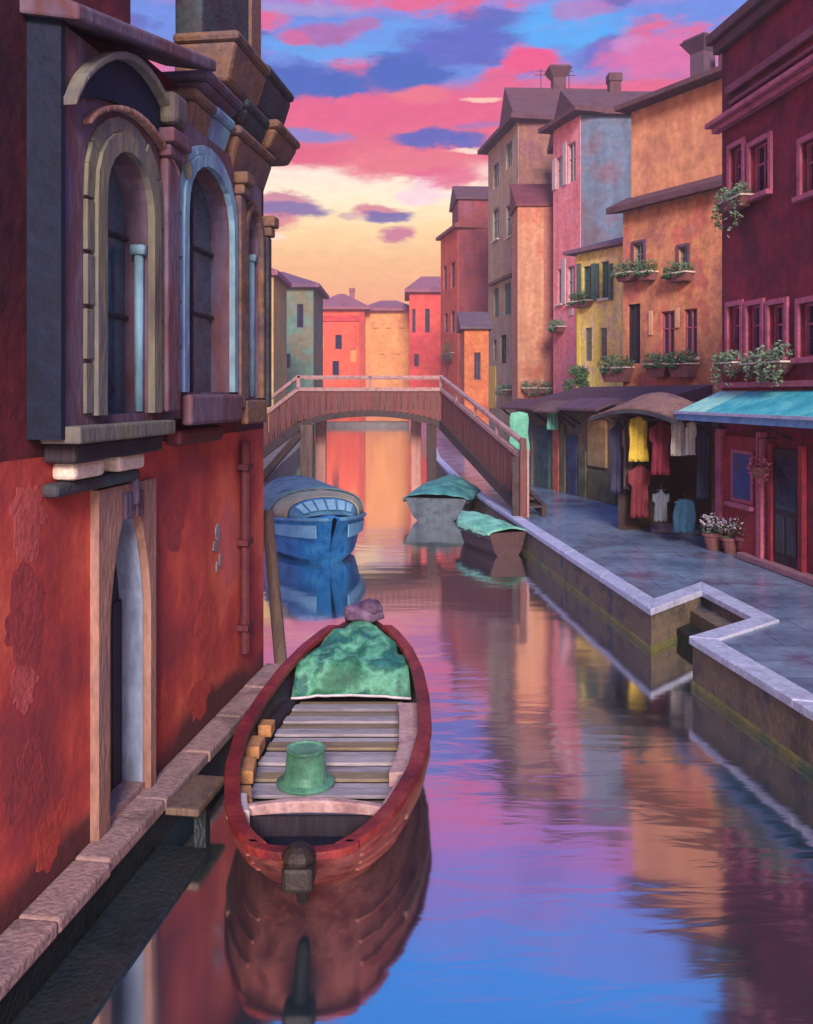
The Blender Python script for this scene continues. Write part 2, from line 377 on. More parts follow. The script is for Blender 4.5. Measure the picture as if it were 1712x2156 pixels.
class MB:
    def __init__(s):
        s.v, s.f = [], []
    def add(s, vs, fs):
        b = len(s.v)
        s.v += [Vector(p) for p in vs]
        s.f += [tuple(i + b for i in q) for q in fs]
        return s
    def hexa(s, p):       # 8 points, bottom ring then top ring (counter-clockwise from above)
        return s.add(p, [(3, 2, 1, 0), (4, 5, 6, 7), (0, 1, 5, 4), (1, 2, 6, 5), (2, 3, 7, 6), (3, 0, 4, 7)])
    def box(s, x0, x1, y0, y1, z0, z1):
        return s.hexa([(x0, y0, z0), (x1, y0, z0), (x1, y1, z0), (x0, y1, z0), (x0, y0, z1), (x1, y0, z1), (x1, y1, z1), (x0, y1, z1)])
    def beam(s, a, b, w, h, up=(0, 0, 1)):     # rectangular bar from a to b, centred
        a, b = Vector(a), Vector(b)
        t = (b - a).normalized()
        up = Vector(up)
        side = t.cross(up)
        if side.length < 1e-4:
            side = t.cross(Vector((0, 1, 0)))
        side.normalize()
        u = side.cross(t).normalized()
        r = [side * (w * i) + u * (h * j) for i, j in ((-.5, -.5), (.5, -.5), (.5, .5), (-.5, .5))]
        return s.add([a + q for q in r] + [b + q for q in r], [(0, 1, 2, 3), (7, 6, 5, 4), (0, 4, 5, 1), (1, 5, 6, 2), (2, 6, 7, 3), (3, 7, 4, 0)])
    def tube(s, pts, rad, n=8):
        pts = [Vector(p) for p in pts]
        rings = []
        for i, p in enumerate(pts):
            t = (pts[min(i + 1, len(pts) - 1)] - pts[max(i - 1, 0)]).normalized()
            ref = Vector((0, 0, 1)) if abs(t.z) < .9 else Vector((0, 1, 0))
            a = t.cross(ref).normalized(); b = a.cross(t)
            r = rad[i] if isinstance(rad, (list, tuple)) else rad
            rings.append([p + a * (r * math.cos(2 * math.pi * k / n)) + b * (r * math.sin(2 * math.pi * k / n)) for k in range(n)])
        return s.rings(rings)
    def rings(s, rings, cap=True, closed=True):
        n = len(rings[0])
        fs = []
        for i in range(len(rings) - 1):
            for k in range(n if closed else n - 1):
                a, b = i * n + k, i * n + (k + 1) % n
                fs.append((a, b, b + n, a + n))
        if cap and closed:
            fs.append(tuple(reversed(range(n))))
            fs.append(tuple((len(rings) - 1) * n + k for k in range(n)))
        return s.add([p for r in rings for p in r], fs)
    def lathe(s, o, prof, n=14, sx=1, sy=1):
        o = Vector(o)
        return s.rings([[o + Vector((r * sx * math.cos(2 * math.pi * k / n), r * sy * math.sin(2 * math.pi * k / n), z)) for k in range(n)] for r, z in prof])
    def build(s, name, mat, parent=None, smooth=False, bev=0, **tg):
        me = bpy.data.meshes.new(name)
        if parent is not None:
            org = ORG[parent.name]
        else:
            xs = [p.x for p in s.v]; ys = [p.y for p in s.v]; zs = [p.z for p in s.v]
            org = Vector(((min(xs) + max(xs)) / 2, (min(ys) + max(ys)) / 2, min(zs)))
        me.from_pydata([tuple(p - org) for p in s.v], [], s.f)
        bm = bmesh.new(); bm.from_mesh(me)
        bmesh.ops.recalc_face_normals(bm, faces=bm.faces)
        bm.to_mesh(me); bm.free()
        me.materials.append(mat)
        if smooth:
            for p in me.polygons: p.use_smooth = True
        o = bpy.data.objects.new(name, me)
        COL.objects.link(o)
        if parent is not None:
            o.parent = parent
        else:
            o.location = org
        ORG[o.name] = org
        if bev:
            md = o.modifiers.new('bevel', 'BEVEL'); md.width = bev; md.segments = 2; md.limit_method = 'ANGLE'; md.angle_limit = R(40)
        tag(o, tg.get('label'), tg.get('cat'), tg.get('group'), tg.get('kind'))
        return o

class Frame:
    """a facade: A is its right end and B its left end as one looks at it; n points out of the wall"""
    def __init__(s, A, B):
        s.A = Vector((A[0], A[1], 0)); s.B = Vector((B[0], B[1], 0))
        d = s.B - s.A
        s.L = d.length
        s.U = d.normalized()
        s.N = Vector((-s.U.y, s.U.x, 0))
    def p(s, u, n, z):
        return s.A + s.U * u + s.N * n + Vector((0, 0, z))
    def box(s, mb, u0, u1, z0, z1, n0, n1):
        q = [(u0, n1), (u0, n0), (u1, n0), (u1, n1)]
        return mb.hexa([s.p(u, n, z0) for u, n in q] + [s.p(u, n, z1) for u, n in q])
    def uz(s, px, py):
        dr = Vector(((px - CX) / FOC, 1, (HZ - py) / FOC))
        t = s.A.dot(s.N) / Vector((dr.x, dr.y, 0)).dot(s.N)
        pt = dr * t
        return (Vector((pt.x, pt.y, 0)) - s.A).dot(s.U), pt.z + CAMH
    def wall(s, mb, u0, u1, z0, z1, depth, holes=(), rev=.16):
        us = sorted({u0, u1} | {h[0] for h in holes} | {h[1] for h in holes})
        zs = sorted({z0, z1} | {h[2] for h in holes} | {h[3] for h in holes})
        for a, b in zip(us, us[1:]):
            for e, f in zip(zs, zs[1:]):
                m, q = (a + b) / 2, (e + f) / 2
                if any(h[0] < m < h[1] and h[2] < q < h[3] for h in holes):
                    continue
                mb.add([s.p(a, 0, e), s.p(b, 0, e), s.p(b, 0, f), s.p(a, 0, f)], [(0, 1, 2, 3)])
        for h in holes:
            a, b, e, f = h[:4]
            for q in (((a, e), (a, f)), ((b, f), (b, e)), ((a, f), (b, f)), ((b, e), (a, e))):
                (ua, za), (ub, zb) = q
                mb.add([s.p(ua, 0, za), s.p(ub, 0, zb), s.p(ub, -rev, zb), s.p(ua, -rev, za)], [(0, 1, 2, 3)])
        c4 = [(u0, 0), (u1, 0), (u1, -depth), (u0, -depth)]
        for (ua, na), (ub, nb) in (((u1, 0), (u1, -depth)), ((u1, -depth), (u0, -depth)), ((u0, -depth), (u0, 0))):
            mb.add([s.p(ua, na, z0), s.p(ub, nb, z0), s.p(ub, nb, z1), s.p(ua, na, z1)], [(0, 1, 2, 3)])
        mb.add([s.p(u, n, z1) for u, n in c4], [(0, 1, 2, 3)])
        return mb

def leaves(mb, ctr, rad, n, size, droop=0.0):
    for _ in range(n):
        while True:
            q = Vector((random.uniform(-1, 1), random.uniform(-1, 1), random.uniform(-1, 1)))
            if q.length < 1: break
        q = Vector((q.x * rad[0], q.y * rad[1], q.z * rad[2]))
        p = Vector(ctr) + q
        p.z -= droop * random.random() ** 3
        a = Vector((random.gauss(0, 1), random.gauss(0, 1), random.gauss(0, 1))).normalized()
        b = a.orthogonal().normalized()
        s = size * random.uniform(.6, 1.3)
        mb.add([p - a * s, p + b * s * .5, p + a * s, p - b * s * .5], [(0, 1, 2, 3)])
    return mb

def window(F, house, u0, u1, z0, z1, frame, glass, sill=None, shutters=None, rev=.14, trim=None, mull=True, name='window'):
    mb = MB()
    w = .045
    F.box(mb, u0, u0 + w, z0, z1, -rev, -rev + .07)
    F.box(mb, u1 - w, u1, z0, z1, -rev, -rev + .07)
    F.box(mb, u0 + w, u1 - w, z0, z0 + w, -rev, -rev + .07)
    F.box(mb, u0 + w, u1 - w, z1 - w, z1, -rev, -rev + .07)
    if mull:
        um = (u0 + u1) / 2
        F.box(mb, um - .02, um + .02, z0 + w, z1 - w, -rev, -rev + .06)
        zm = z0 + (z1 - z0) * .62
        F.box(mb, u0 + w, um - .02, zm - .018, zm + .018, -rev, -rev + .05)
        F.box(mb, um + .02, u1 - w, zm - .018, zm + .018, -rev, -rev + .05)
    o = mb.build(name, frame, house)
    F.box(MB(), 0, 0, 0, 0, 0, 0)
    g = MB(); F.box(g, u0, u1, z0, z1, -rev - .03, -rev - .004); g.build('pane', glass, o)
    if trim is not None:
        tb = MB(); tw = .09
        F.box(tb, u0 - tw, u0, z0, z1 + tw, .002, .05); F.box(tb, u1, u1 + tw, z0, z1 + tw, .002, .05)
        F.box(tb, u0, u1, z1, z1 + tw, .002, .055)
        tb.build('surround', trim, o)
    if sill is not None:
        sb = MB(); F.box(sb, u0 - .1, u1 + .1, z0 - .09, z0 - .002, .003, .13); sb.build('sill', sill, o, bev=.01)
    if shutters is not None:
        sw = (u1 - u0) * .55
        for a, b in ((u0 - sw - .02, u0 - .02), (u1 + .02, u1 + sw + .02)):
            h = MB(); F.box(h, a, b, z0, z1, .06, .1)
            k = 5
            for i in range(k):
                za = z0 + (z1 - z0) * (i + .15) / k; zb = z0 + (z1 - z0) * (i + .85) / k
                F.box(h, a + .05, b - .05, za, zb, .1, .115)
            h.build('shutter', shutters, o)
    return o

def roof(F, house, u0, u1, depth, z, rise, over, mat, kind='hip', th=.14, inset=.35, name='roof'):
    """hip: all four sides slope; gable: ridge along the facade; shed: rises towards the back"""
    a, b, f, k = u0 - over, u1 + over, over, -depth - over
    mb = MB()
    e = [F.p(a, f, z), F.p(b, f, z), F.p(b, k, z), F.p(a, k, z)]
    t = [p + Vector((0, 0, th)) for p in e]
    mb.add(e + t, [(3, 2, 1, 0), (0, 1, 5, 4), (1, 2, 6, 5), (2, 3, 7, 6), (3, 0, 4, 7)])
    m = (f + k) / 2
    if kind == 'hip':
        i = (b - a) * inset
        r = [F.p(a + i, m, z + th + rise), F.p(b - i, m, z + th + rise)]
        mb.add(t + r, [(0, 1, 5, 4), (2, 3, 4, 5), (1, 2, 5), (3, 0, 4)])
    elif kind == 'gable':
        r = [F.p(a, m, z + th + rise), F.p(b, m, z + th + rise)]
        mb.add(t + r, [(0, 1, 5, 4), (2, 3, 4, 5), (1, 2, 5), (3, 0, 4)])
    elif kind == 'gable_front':     # ridge runs front to back
        um = (a + b) / 2
        r = [F.p(um, f, z + th + rise), F.p(um, k, z + th + rise)]
        mb.add(t + r, [(0, 1, 4), (1, 2, 5, 4), (2, 3, 5), (3, 0, 4, 5)])
    else:
        r = [F.p(b, k, z + th + rise), F.p(a, k, z + th + rise)]
        mb.add(t + r, [(0, 1, 4, 5), (1, 2, 4), (3, 0, 5), (2, 3, 5, 4)])
    return mb.build(name, mat, house)

def chimney(rf, F, u, n, z0, z1, w, mat, flare=True):
    mb = MB()
    F.box(mb, u - w / 2, u + w / 2, z0, z1 - w * .7, n - w / 2, n + w / 2)
    if flare:
        q = lambda h, z: [F.p(u - h, n + h, z), F.p(u - h, n - h, z), F.p(u + h, n - h, z), F.p(u + h, n + h, z)]
        mb.hexa(q(w * .5, z1 - w * .7) + q(w * .95, z1))
        F.box(mb, u - w * .8, u + w * .8, z1 + .003, z1 + w * .18, n - w * .8, n + w * .8)
    else:
        F.box(mb, u - w * .6, u + w * .6, z1 - w * .7 + .002, z1, n - w * .6, n + w * .6)
    return mb.build('chimney', mat, rf)

def house(name, label, A, B, z0, z1, depth, wallm, wins=(), rooft=None, group=None, holes=(), cat='house', loc=None):
    F = Frame(A, B)
    loc = loc or ((A[0] + B[0]) / 2, (A[1] + B[1]) / 2, z0)
    h = thing(name, loc, label, cat, group)
    hs, spec = list(holes), []
    for w in wins:
        r, kw = w
        if len(r) == 4 and r[0] > 60:        # given as a view rectangle
            ua, _ = F.uz(r[1], r[2]); ub, _ = F.uz(r[0], r[2])
            um = (r[0] + r[1]) / 2
            _, zt = F.uz(um, r[2]); _, zb = F.uz(um, r[3])
            r = (ua, ub, zb, zt)
        hs.append(r); spec.append((r, kw))
    mb = MB(); F.wall(mb, 0, F.L, z0, z1, depth, hs)
    wl_ = mb.build('wall', wallm, h)
    for r, kw in spec:
        window(F, h, *r, **kw)
    rf = None
    if rooft:
        rf = roof(F, h, 0, F.L, depth, z1 + .003, **rooft)
    return h, F, rf, wl_

# ------------------------------------------------------------------ setting: water, ground, quays
mb = MB(); mb.add([(-158, -38, 0), (158, -38, 0), (158, 158, 0), (-158, 158, 0)], [(0, 1, 2, 3)])
mb.build('canal_water', M['water'], label='still canal water mirroring the sunset between the houses', cat='water', kind='structure')
mb = MB(); mb.add([(-158, -38, -1.6), (158, -38, -1.6), (158, 158, -1.6), (-158, 158, -1.6)], [(0, 1, 2, 3)])
mb.build('ground', M['land'], label='muddy canal bed and ground under the whole town', cat='ground', kind='structure')

def slab(name, pts, ztop, zbot, mat, **tg):
    mb = MB(); n = len(pts)
    mb.add([(p[0], p[1], ztop) for p in pts] + [(p[0], p[1], zbot) for p in pts],
           [tuple(range(n))] + [(i, (i + 1) % n, (i + 1) % n + n, i + n) for i in range(n)])
    return mb.build(name, mat, **tg)

ZQ = .57
gq = lambda px, py: (G(px, py, ZQ).x, G(px, py, ZQ).y)
n1, n2, n3, n4 = gq(1372, 1282), gq(1478, 1243), gq(1600, 1306), gq(1466, 1347)
q_near = (5.6, -6.0)
q_far1, q_far2 = gq(1112, 1112), (1.75, 30.0)
QUAY = [q_near, n4, n3, n2, n1, q_far1, q_far2, (1.35, 42.0), (1.5, 52.0), (.2, 74.0), (.2, 96.0)]
slab('pavement', QUAY + [(70, 96), (70, -6)], ZQ, -1.5, M['pavement'], label='blue grey stone pavement along the right side of the canal', cat='pavement', kind='structure')
slab('far_bank', [(-150, 96.2), (150, 96.2), (150, 157), (-150, 157)], .5, -1.5, M['land'], label='far bank under the sunlit houses', cat='bank', kind='structure')
slab('left_bank', [(-4.7, 27.0), (-5.6, 45), (-7.0, 66), (-9.6, 96), (-70, 96), (-70, 27)], .6, -1.5, M['land'], label='left bank beyond the wooden bridge', cat='bank', kind='structure')

# quay wall facing (proud of the slab), kerb stones, algae at the waterline
def offset_path(pts, d):
    out = []
    for i, p in enumerate(pts):
        p = Vector(p)
        a = (p - Vector(pts[i - 1])).normalized() if i > 0 else None
        b = (Vector(pts[i + 1]) - p).normalized() if i < len(pts) - 1 else None
        na = Vector((-a.y, a.x)) if a else None
        nb = Vector((-b.y, b.x)) if b else None
        if na is None: out.append(p + nb * d)
        elif nb is None: out.append(p + na * d)
        else:
            m = (na + nb).normalized()
            out.append(p + m * d / max(.35, m.dot(na)))
    return out
qw = thing('quay_wall', (3.6, 10, 0), 'stone quay wall with a pale kerb and a stepped landing notch', 'quay wall', kind='structure')
outer = offset_path(QUAY[:9], .035)
inner = offset_path(QUAY[:9], -.21)
algae = offset_path(QUAY[:9], .055)
mb = MB()
for i in range(8):
    a, b, a2, b2 = Vector(QUAY[i]), Vector(QUAY[i + 1]), outer[i], outer[i + 1]
    mb.hexa([(a2.x, a2.y, -.6), (a.x, a.y, -.6), (b.x, b.y, -.6), (b2.x, b2.y, -.6), (a2.x, a2.y, ZQ - .06), (a.x, a.y, ZQ - .06), (b.x, b.y, ZQ - .06), (b2.x, b2.y, ZQ - .06)])
mb.build('facing', M['quay_face'], qw)
mb = MB()
for i in range(8):
    a, b, a2, b2 = outer[i], outer[i + 1], algae[i], algae[i + 1]
    hgt = .05
    mb.hexa([(a2.x, a2.y, -.3), (a.x, a.y, -.3), (b.x, b.y, -.3), (b2.x, b2.y, -.3), (a2.x - 0, a2.y, hgt), (a.x, a.y, hgt + .03), (b.x, b.y, hgt + .03), (b2.x, b2.y, hgt)])
mb.build('algae_band', M['algae'], qw)
oo = offset_path(QUAY[:9], .075)
for i in range(8):
    a, b, ia, ib = oo[i], oo[i + 1], inner[i], inner[i + 1]
    ln = (b - a).length
    k = max(1, int(round(ln / 1.15)))
    for j in range(k):
        t0, t1 = j / k, (j + 1) / k
        g0 = .006 / ln if j > 0 else 0
        g1 = .006 / ln if j < k - 1 else 0
        p0, p1 = a.lerp(b, t0 + g0), a.lerp(b, t1 - g1)
        r0, r1 = ia.lerp(ib, t0 + g0), ia.lerp(ib, t1 - g1)
        zt = ZQ + .035 + random.uniform(-.005, .005)
        mb = MB(); zb = ZQ - .058
        mb.hexa([(p0.x, p0.y, zb), (r0.x, r0.y, ZQ - .02), (r1.x, r1.y, ZQ - .02), (p1.x, p1.y, zb), (p0.x, p0.y, zt), (r0.x, r0.y, zt), (r1.x, r1.y, zt), (p1.x, p1.y, zt)])
        mb.build('kerb_stone', M['kerb'], qw, bev=.012)
# two landing steps inside the notch
v1, v2, v3, v4 = map(Vector, (n1, n2, n3, n4))
for i, (f0, z) in enumerate(((.45, .18), (.72, .36))):
    mb = MB()
    A_, B_ = v1.lerp(v2, f0), v4.lerp(v3, f0)
    C_, D_ = v3.lerp(v2, .0), v2
    mb.hexa([(B_.x, B_.y, -.5), (v3.x, v3.y, -.5), (v2.x, v2.y, -.5), (A_.x, A_.y, -.5), (B_.x, B_.y, z), (v3.x, v3.y, z), (v2.x, v2.y, z), (A_.x, A_.y, z)])
    mb.build('landing_step', M['wet_stone'] if i == 0 else M['quay_face'], qw)

# ------------------------------------------------------------------ left palazzo
LA = (-1.664, 10.5); LB_d = -3.0
lm = .1388
LB = (-1.664 + (LB_d - 10.5) * lm, LB_d)
LF = Frame(LA, LB)
def ud(d): return (10.5 - d) / math.cos(math.atan(lm))
pal = thing('red_palazzo', (-2.3, 6.5, .3), 'weathered red palazzo with gothic stone windows rising from the water on the left', 'building')

# door opening with pointed arch cut out of the wall strip by strip
du0, du1 = ud(7.24), ud(6.54)      # far jamb, near jamb
dz0, dspring, dapex = .36, 1.85, 2.68
def door_half(z):                  # opening half width at height z
    h = (du1 - du0) / 2
    if z <= dspring: return h
    t = (z - dspring) / (dapex - dspring)
    return h * math.sqrt(max(0, 1 - t ** 1.25))
mbw = MB()
zs = [.3, dz0] + [dz0 + (dspring - dz0) * i / 2 for i in range(1, 3)] + [dspring + (dapex - dspring) * i / 10 for i in range(1, 11)]
ucen = (du0 + du1) / 2
fr_w = .001
UL = LF.L
TOPH = 6.22
uN = ud(7.02)                      # the wall rises full height nearer than this
def lq(u0, u1, z0, z1, n=0): mbw.add([LF.p(u0, n, z0), LF.p(u1, n, z0), LF.p(u1, n, z1), LF.p(u0, n, z1)], [(0, 1, 2, 3)])
REC = .2
rev = MB()
for a, b in zip(zs, zs[1:]):
    ha, hb = (door_half(a), door_half(b))
    if a < dz0:
        lq(0, UL, a, b); continue
    mbw.add([LF.p(0, 0, a), LF.p(ucen - ha, 0, a), LF.p(ucen - hb, 0, b), LF.p(0, 0, b)], [(0, 1, 2, 3)])
    mbw.add([LF.p(ucen + ha, 0, a), LF.p(UL, 0, a), LF.p(UL, 0, b), LF.p(ucen + hb, 0, b)], [(0, 1, 2, 3)])
    for sg in (-1, 1):
        rev.add([LF.p(ucen + sg * ha, 0, a), LF.p(ucen + sg * hb, 0, b), LF.p(ucen + sg * hb, -REC, b), LF.p(ucen + sg * ha, -REC, a)], [(0, 1, 2, 3)])
lq(0, UL, dapex, 3.1)
# body behind the facade
mbw.add([LF.p(0, 0, .3), LF.p(0, -8, .3), LF.p(0, -8, TOPH), LF.p(0, 0, TOPH)], [(0, 1, 2, 3)])
mbw.add([LF.p(0, 0, TOPH), LF.p(uN, 0, TOPH), LF.p(uN, -8, TOPH), LF.p(0, -8, TOPH)], [(0, 1, 2, 3)])
mbw.build('wall', M['red_wall'], pal)
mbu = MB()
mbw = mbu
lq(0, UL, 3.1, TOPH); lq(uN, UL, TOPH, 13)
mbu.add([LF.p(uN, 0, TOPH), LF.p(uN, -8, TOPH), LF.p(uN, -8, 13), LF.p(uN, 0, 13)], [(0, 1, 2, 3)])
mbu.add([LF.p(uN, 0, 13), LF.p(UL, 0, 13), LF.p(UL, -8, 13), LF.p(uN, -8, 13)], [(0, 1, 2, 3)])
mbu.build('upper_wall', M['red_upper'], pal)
dr = MB(); LF.box(dr, du0 - .05, du1 + .05, dz0, dapex + .05, -REC - .06, -REC)
door = dr.build('door', M['dark_wood'], pal)
for k in range(4):
    ua = du0 + (du1 - du0) * k / 4 + .012; ub = du0 + (du1 - du0) * (k + 1) / 4 - .012
    bd = MB(); LF.box(bd, ua, ub, dz0 + .02, dspring + (.35 if k in (1, 2) else 0), -REC + .001, -REC + .03); bd.build('board', M['dark_wood'], door)
rev.build('door_reveal', M['pale_plaster'], pal)
th_ = MB(); LF.box(th_, du0, du1, dz0 - .1, dz0 + .03, -REC, .02); th_.build('threshold', M['ledge'], pal)
# stone door surround: jambs + carved pointed head
sur = MB()
LF.box(sur, du1, du1 + .17, .34, dspring, .003, .07)
LF.box(sur, du0 - .1, du0, .34, dspring, .003, .07)
for i in range(10):
    za = dspring + (dapex - dspring) * i / 10; zb = dspring + (dapex - dspring) * (i + 1) / 10
    ha, hb = door_half(za), door_half(zb)
    for sg, wj in ((1, .17), (-1, .1)):
        oa = ucen + sg * ((du1 - du0) / 2 + wj)
        q = [LF.p(ucen + sg * ha, .07, za), LF.p(ucen + sg * ha, .003, za), LF.p(oa, .003, za), LF.p(oa, .07, za),
             LF.p(ucen + sg * hb, .07, zb), LF.p(ucen + sg * hb, .003, zb), LF.p(oa, .003, zb), LF.p(oa, .07, zb)]
        sur.hexa(q)
LF.box(sur, du0 - .1, du1 + .17, dapex, dapex + .14, .003, .07)
ds = sur.build('door_surround', M['door_stone'], pal)
hd = MB()
for i in range(5): LF.box(hd, ucen - .16 + i * .065, ucen - .11 + i * .065, dapex - .12 + (.1 if i == 2 else 0), dapex + .08 + (.1 if i == 2 else 0), .071, .1 + (.03 if i == 2 else 0))
hd.build('carved_finial', M['mauve_stone'], ds, bev=.012)

# projecting gothic window bay
BP = .21
b0, b1 = ud(9.75), ud(5.62)
bay = MB()
arches = [  # (far d, near d, sill z, springing z, apex z)
    (6.86, 6.10, 3.36, 4.78, 5.22),
    (8.70, 7.55, 3.52, 4.98, 5.52),
    (9.62, 9.12, 3.46, 5.02, 5.40)]
AR = [(ud(a), ud(b), z0, zs_, za) for a, b, z0, zs_, za in arches]
BZ0, BZ1 = 3.3, 5.8
def arch_pts(u0, u1, zs_, za, k=12):
    uc, h = (u0 + u1) / 2, (u1 - u0) / 2
    return [(uc - h * math.cos(math.pi * i / k), zs_ + (za - zs_) * math.sin(math.pi * i / k) ** .8) for i in range(k + 1)]
def bq(u0, u1, z0, z1): bay.add([LF.p(u0, BP, z0), LF.p(u1, BP, z0), LF.p(u1, BP, z1), LF.p(u0, BP, z1)], [(0, 1, 2, 3)])
revs = MB()
order = sorted(AR)
prev = b0
for u0, u1, z0, zs_, za in order:
    bq(prev, u0, BZ0, BZ1); prev = u1
    bq(u0, u1, BZ0, z0)
    pts = arch_pts(u0, u1, zs_, za)
    for (ua, z_a), (ub, z_b) in zip(pts, pts[1:]):
        bay.add([LF.p(ua, BP, z_a), LF.p(ub, BP, z_b), LF.p(ub, BP, BZ1), LF.p(ua, BP, BZ1)], [(0, 1, 2, 3)])
    ring = [(u0, z0)] + pts + [(u1, z0)]
    for (ua, z_a), (ub, z_b) in zip(ring, ring[1:] + ring[:1]):
        bay.add([LF.p(ua, BP, z_a), LF.p(ub, BP, z_b), LF.p(ub, BP - .2, z_b), LF.p(ua, BP - .2, z_a)], [(0, 1, 2, 3)])
bq(prev, b1, BZ0, BZ1)
bay.add([LF.p(b0, BP, BZ0), LF.p(b0, 0, BZ0), LF.p(b0, 0, BZ1), LF.p(b0, BP, BZ1)], [(0, 1, 2, 3)])
bay.add([LF.p(b0, BP, BZ0), LF.p(b1, BP, BZ0), LF.p(b1, 0, BZ0), LF.p(b0, 0, BZ0)], [(0, 1, 2, 3)])
bay.add([LF.p(b0, BP, BZ1), LF.p(b1, BP, BZ1), LF.p(b1, 0, BZ1), LF.p(b0, 0, BZ1)], [(0, 1, 2, 3)])
bayo = bay.build('window_bay', M['mauve_stone'], pal)
sp_ = MB(); LF.box(sp_, b1, b1 + .05, 3.22, 5.9, .003, BP + .02); sp_.build('side_shade_panel', M['navy'], pal)  # shade on the bay's near side, put into a dark navy panel
amats = [M['olive_stone'], M['teal_stone'], M['brown_stone']]
widths = [.13, .1, .06]
for (u0, u1, z0, zs_, za), am, wd in zip(AR, amats, widths):
    # moulded surround, in two orders
    w = MB()
    def order(gi, go, jn):
        pin = arch_pts(u0 - gi, u1 + gi, zs_, za + gi); pout = arch_pts(u0 - go, u1 + go, zs_, za + go)
        ji = [(u0 - gi, z0 + (zs_ - z0) * i / jn) for i in range(jn)]; jo = [(u0 - go, z0 + (zs_ - z0) * i / jn) for i in range(jn)]
        ki = [(u1 + gi, z0 + (zs_ - z0) * i / jn) for i in range(jn)][::-1]; ko_ = [(u1 + go, z0 + (zs_ - z0) * i / jn) for i in range(jn)][::-1]
        return ji + pin + ki, jo + pout + ko_
    def seg(mb, a, b, c_, d_, n0, n1):
        mb.hexa([LF.p(a[0], n1, a[1]), LF.p(a[0], n0, a[1]), LF.p(b[0], n0, b[1]), LF.p(b[0], n1, b[1]),
                 LF.p(d_[0], n1, d_[1]), LF.p(d_[0], n0, d_[1]), LF.p(c_[0], n0, c_[1]), LF.p(c_[0], n1, c_[1])])
    pin, pout = order(0, wd, 1)
    for i in range(len(pin) - 1): seg(w, pin[i], pin[i + 1], pout[i + 1], pout[i], BP + .003, BP + .06)
    wo = w.build('gothic_window', am, pal)
    pin, pout = order(wd + .002, wd * 1.8, 4)
    i = 0
    while i < len(pin) - 1:
        st = 2 if 4 <= i < len(pin) - 6 else 1
        e = min(i + st, len(pin) - 1)
        q = MB(); hh = random.uniform(.03, .045)
        L2 = lambda p, r, f: (p[0] + (r[0] - p[0]) * f, p[1] + (r[1] - p[1]) * f)
        for k_ in range(i, e):
            fa = .04 if k_ == i else 0; fb = .04 if k_ == e - 1 else 0
            seg(q, L2(pin[k_], pin[k_ + 1], fa), L2(pin[k_ + 1], pin[k_], fb), L2(pout[k_ + 1], pout[k_], fb), L2(pout[k_], pout[k_ + 1], fa), BP + .003, BP + hh)
        q.build('stone', am, wo, bev=.006)
        i = e
    g = MB(); LF.box(g, u0 - .02, u1 + .02, z0, za + .03, .012, .03); g.build('pane', M['glass_sky'], wo)
    m = MB(); uc = (u0 + u1) / 2
    LF.box(m, uc - .025, uc + .025, z0, za - .02, .032, .07)
    for zz in (z0 + .7, z0 + 1.3): LF.box(m, u0, uc - .026, zz, zz + .03, .032, .06); LF.box(m, uc + .026, u1, zz, zz + .03, .032, .06)
    m.build('mullion', M['dark_wood'], wo)
# light on the jambs, put into pale teal strips in the window reveals
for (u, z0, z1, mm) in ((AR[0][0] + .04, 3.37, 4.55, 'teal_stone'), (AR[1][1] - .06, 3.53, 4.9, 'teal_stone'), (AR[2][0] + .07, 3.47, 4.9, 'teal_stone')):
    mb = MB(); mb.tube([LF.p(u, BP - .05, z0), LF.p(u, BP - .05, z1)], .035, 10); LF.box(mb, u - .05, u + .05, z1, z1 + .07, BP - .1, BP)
    mb.build('lit_jamb_strip', M[mm], bayo, smooth=True)
# sills
s1 = MB(); LF.box(s1, AR[0][0] - .26, b1 - .0, 3.19, 3.3, BP - .15, BP + .12); s1.build('sill', M['olive_stone'], bayo, bev=.015)
s2 = MB(); LF.box(s2, AR[1][0] - .12, AR[1][1] + .05, 3.24, 3.5, BP + .003, BP + .1); s2.build('sill', M['mauve_stone'], bayo, bev=.03)
s2b = MB(); LF.box(s2b, AR[1][0] - .02, AR[1][1] - .1, 3.06, 3.2, .003, BP - .05); s2b.build('corbel', M['pipe'], bayo, bev=.04)
s3 = MB(); LF.box(s3, AR[2][0] - .08, AR[2][1] + .1, 3.2, 3.44, BP + .003, BP + .08); s3.build('sill', M['brown_stone'], bayo, bev=.02)
# dark under-moulding with pale brackets below the first window
um = MB(); LF.box(um, ud(7.1), ud(5.75), 3.06, 3.185, .003, BP + .02); um.build('moulding', M['dark_wood'], bayo, bev=.02)
um = MB(); LF.box(um, ud(6.95), ud(5.72), 2.84, 2.93, .003, .12); um.build('moulding', M['dark_stone'], bayo, bev=.03)
for a, b in ((6.25, 5.85), (7.0, 6.5)):
    k = MB(); LF.box(k, ud(b + .42), ud(b), 2.94, 3.055, .003, .17); k.build('bracket', M['white_trim'], bayo, bev=.03)
# piers with capitals between the windows
for d, z1, mm, wdt in ((7.2, 5.35, 'mauve_stone', .26), (8.92, 5.45, 'brown_stone', .16), (9.82, 5.2, 'dark_stone', .13)):
    u = ud(d)
    pr_ = MB(); LF.box(pr_, u - wdt / 2, u + wdt / 2, 3.36, z1, BP + .004, BP + .075)
    po = pr_.build('pier', M[mm], bayo, bev=.02)
    cp = MB(); LF.box(cp, u - wdt * .62, u + wdt * .62, z1 + .002, z1 + .1, BP + .004, BP + .11)
    LF.box(cp, u - wdt * .75, u + wdt * .75, z1 + .102, z1 + .22, BP + .004, BP + .15); cp.build('capital', M['brown_stone' if mm != 'mauve_stone' else 'mauve_stone'], po, bev=.02)
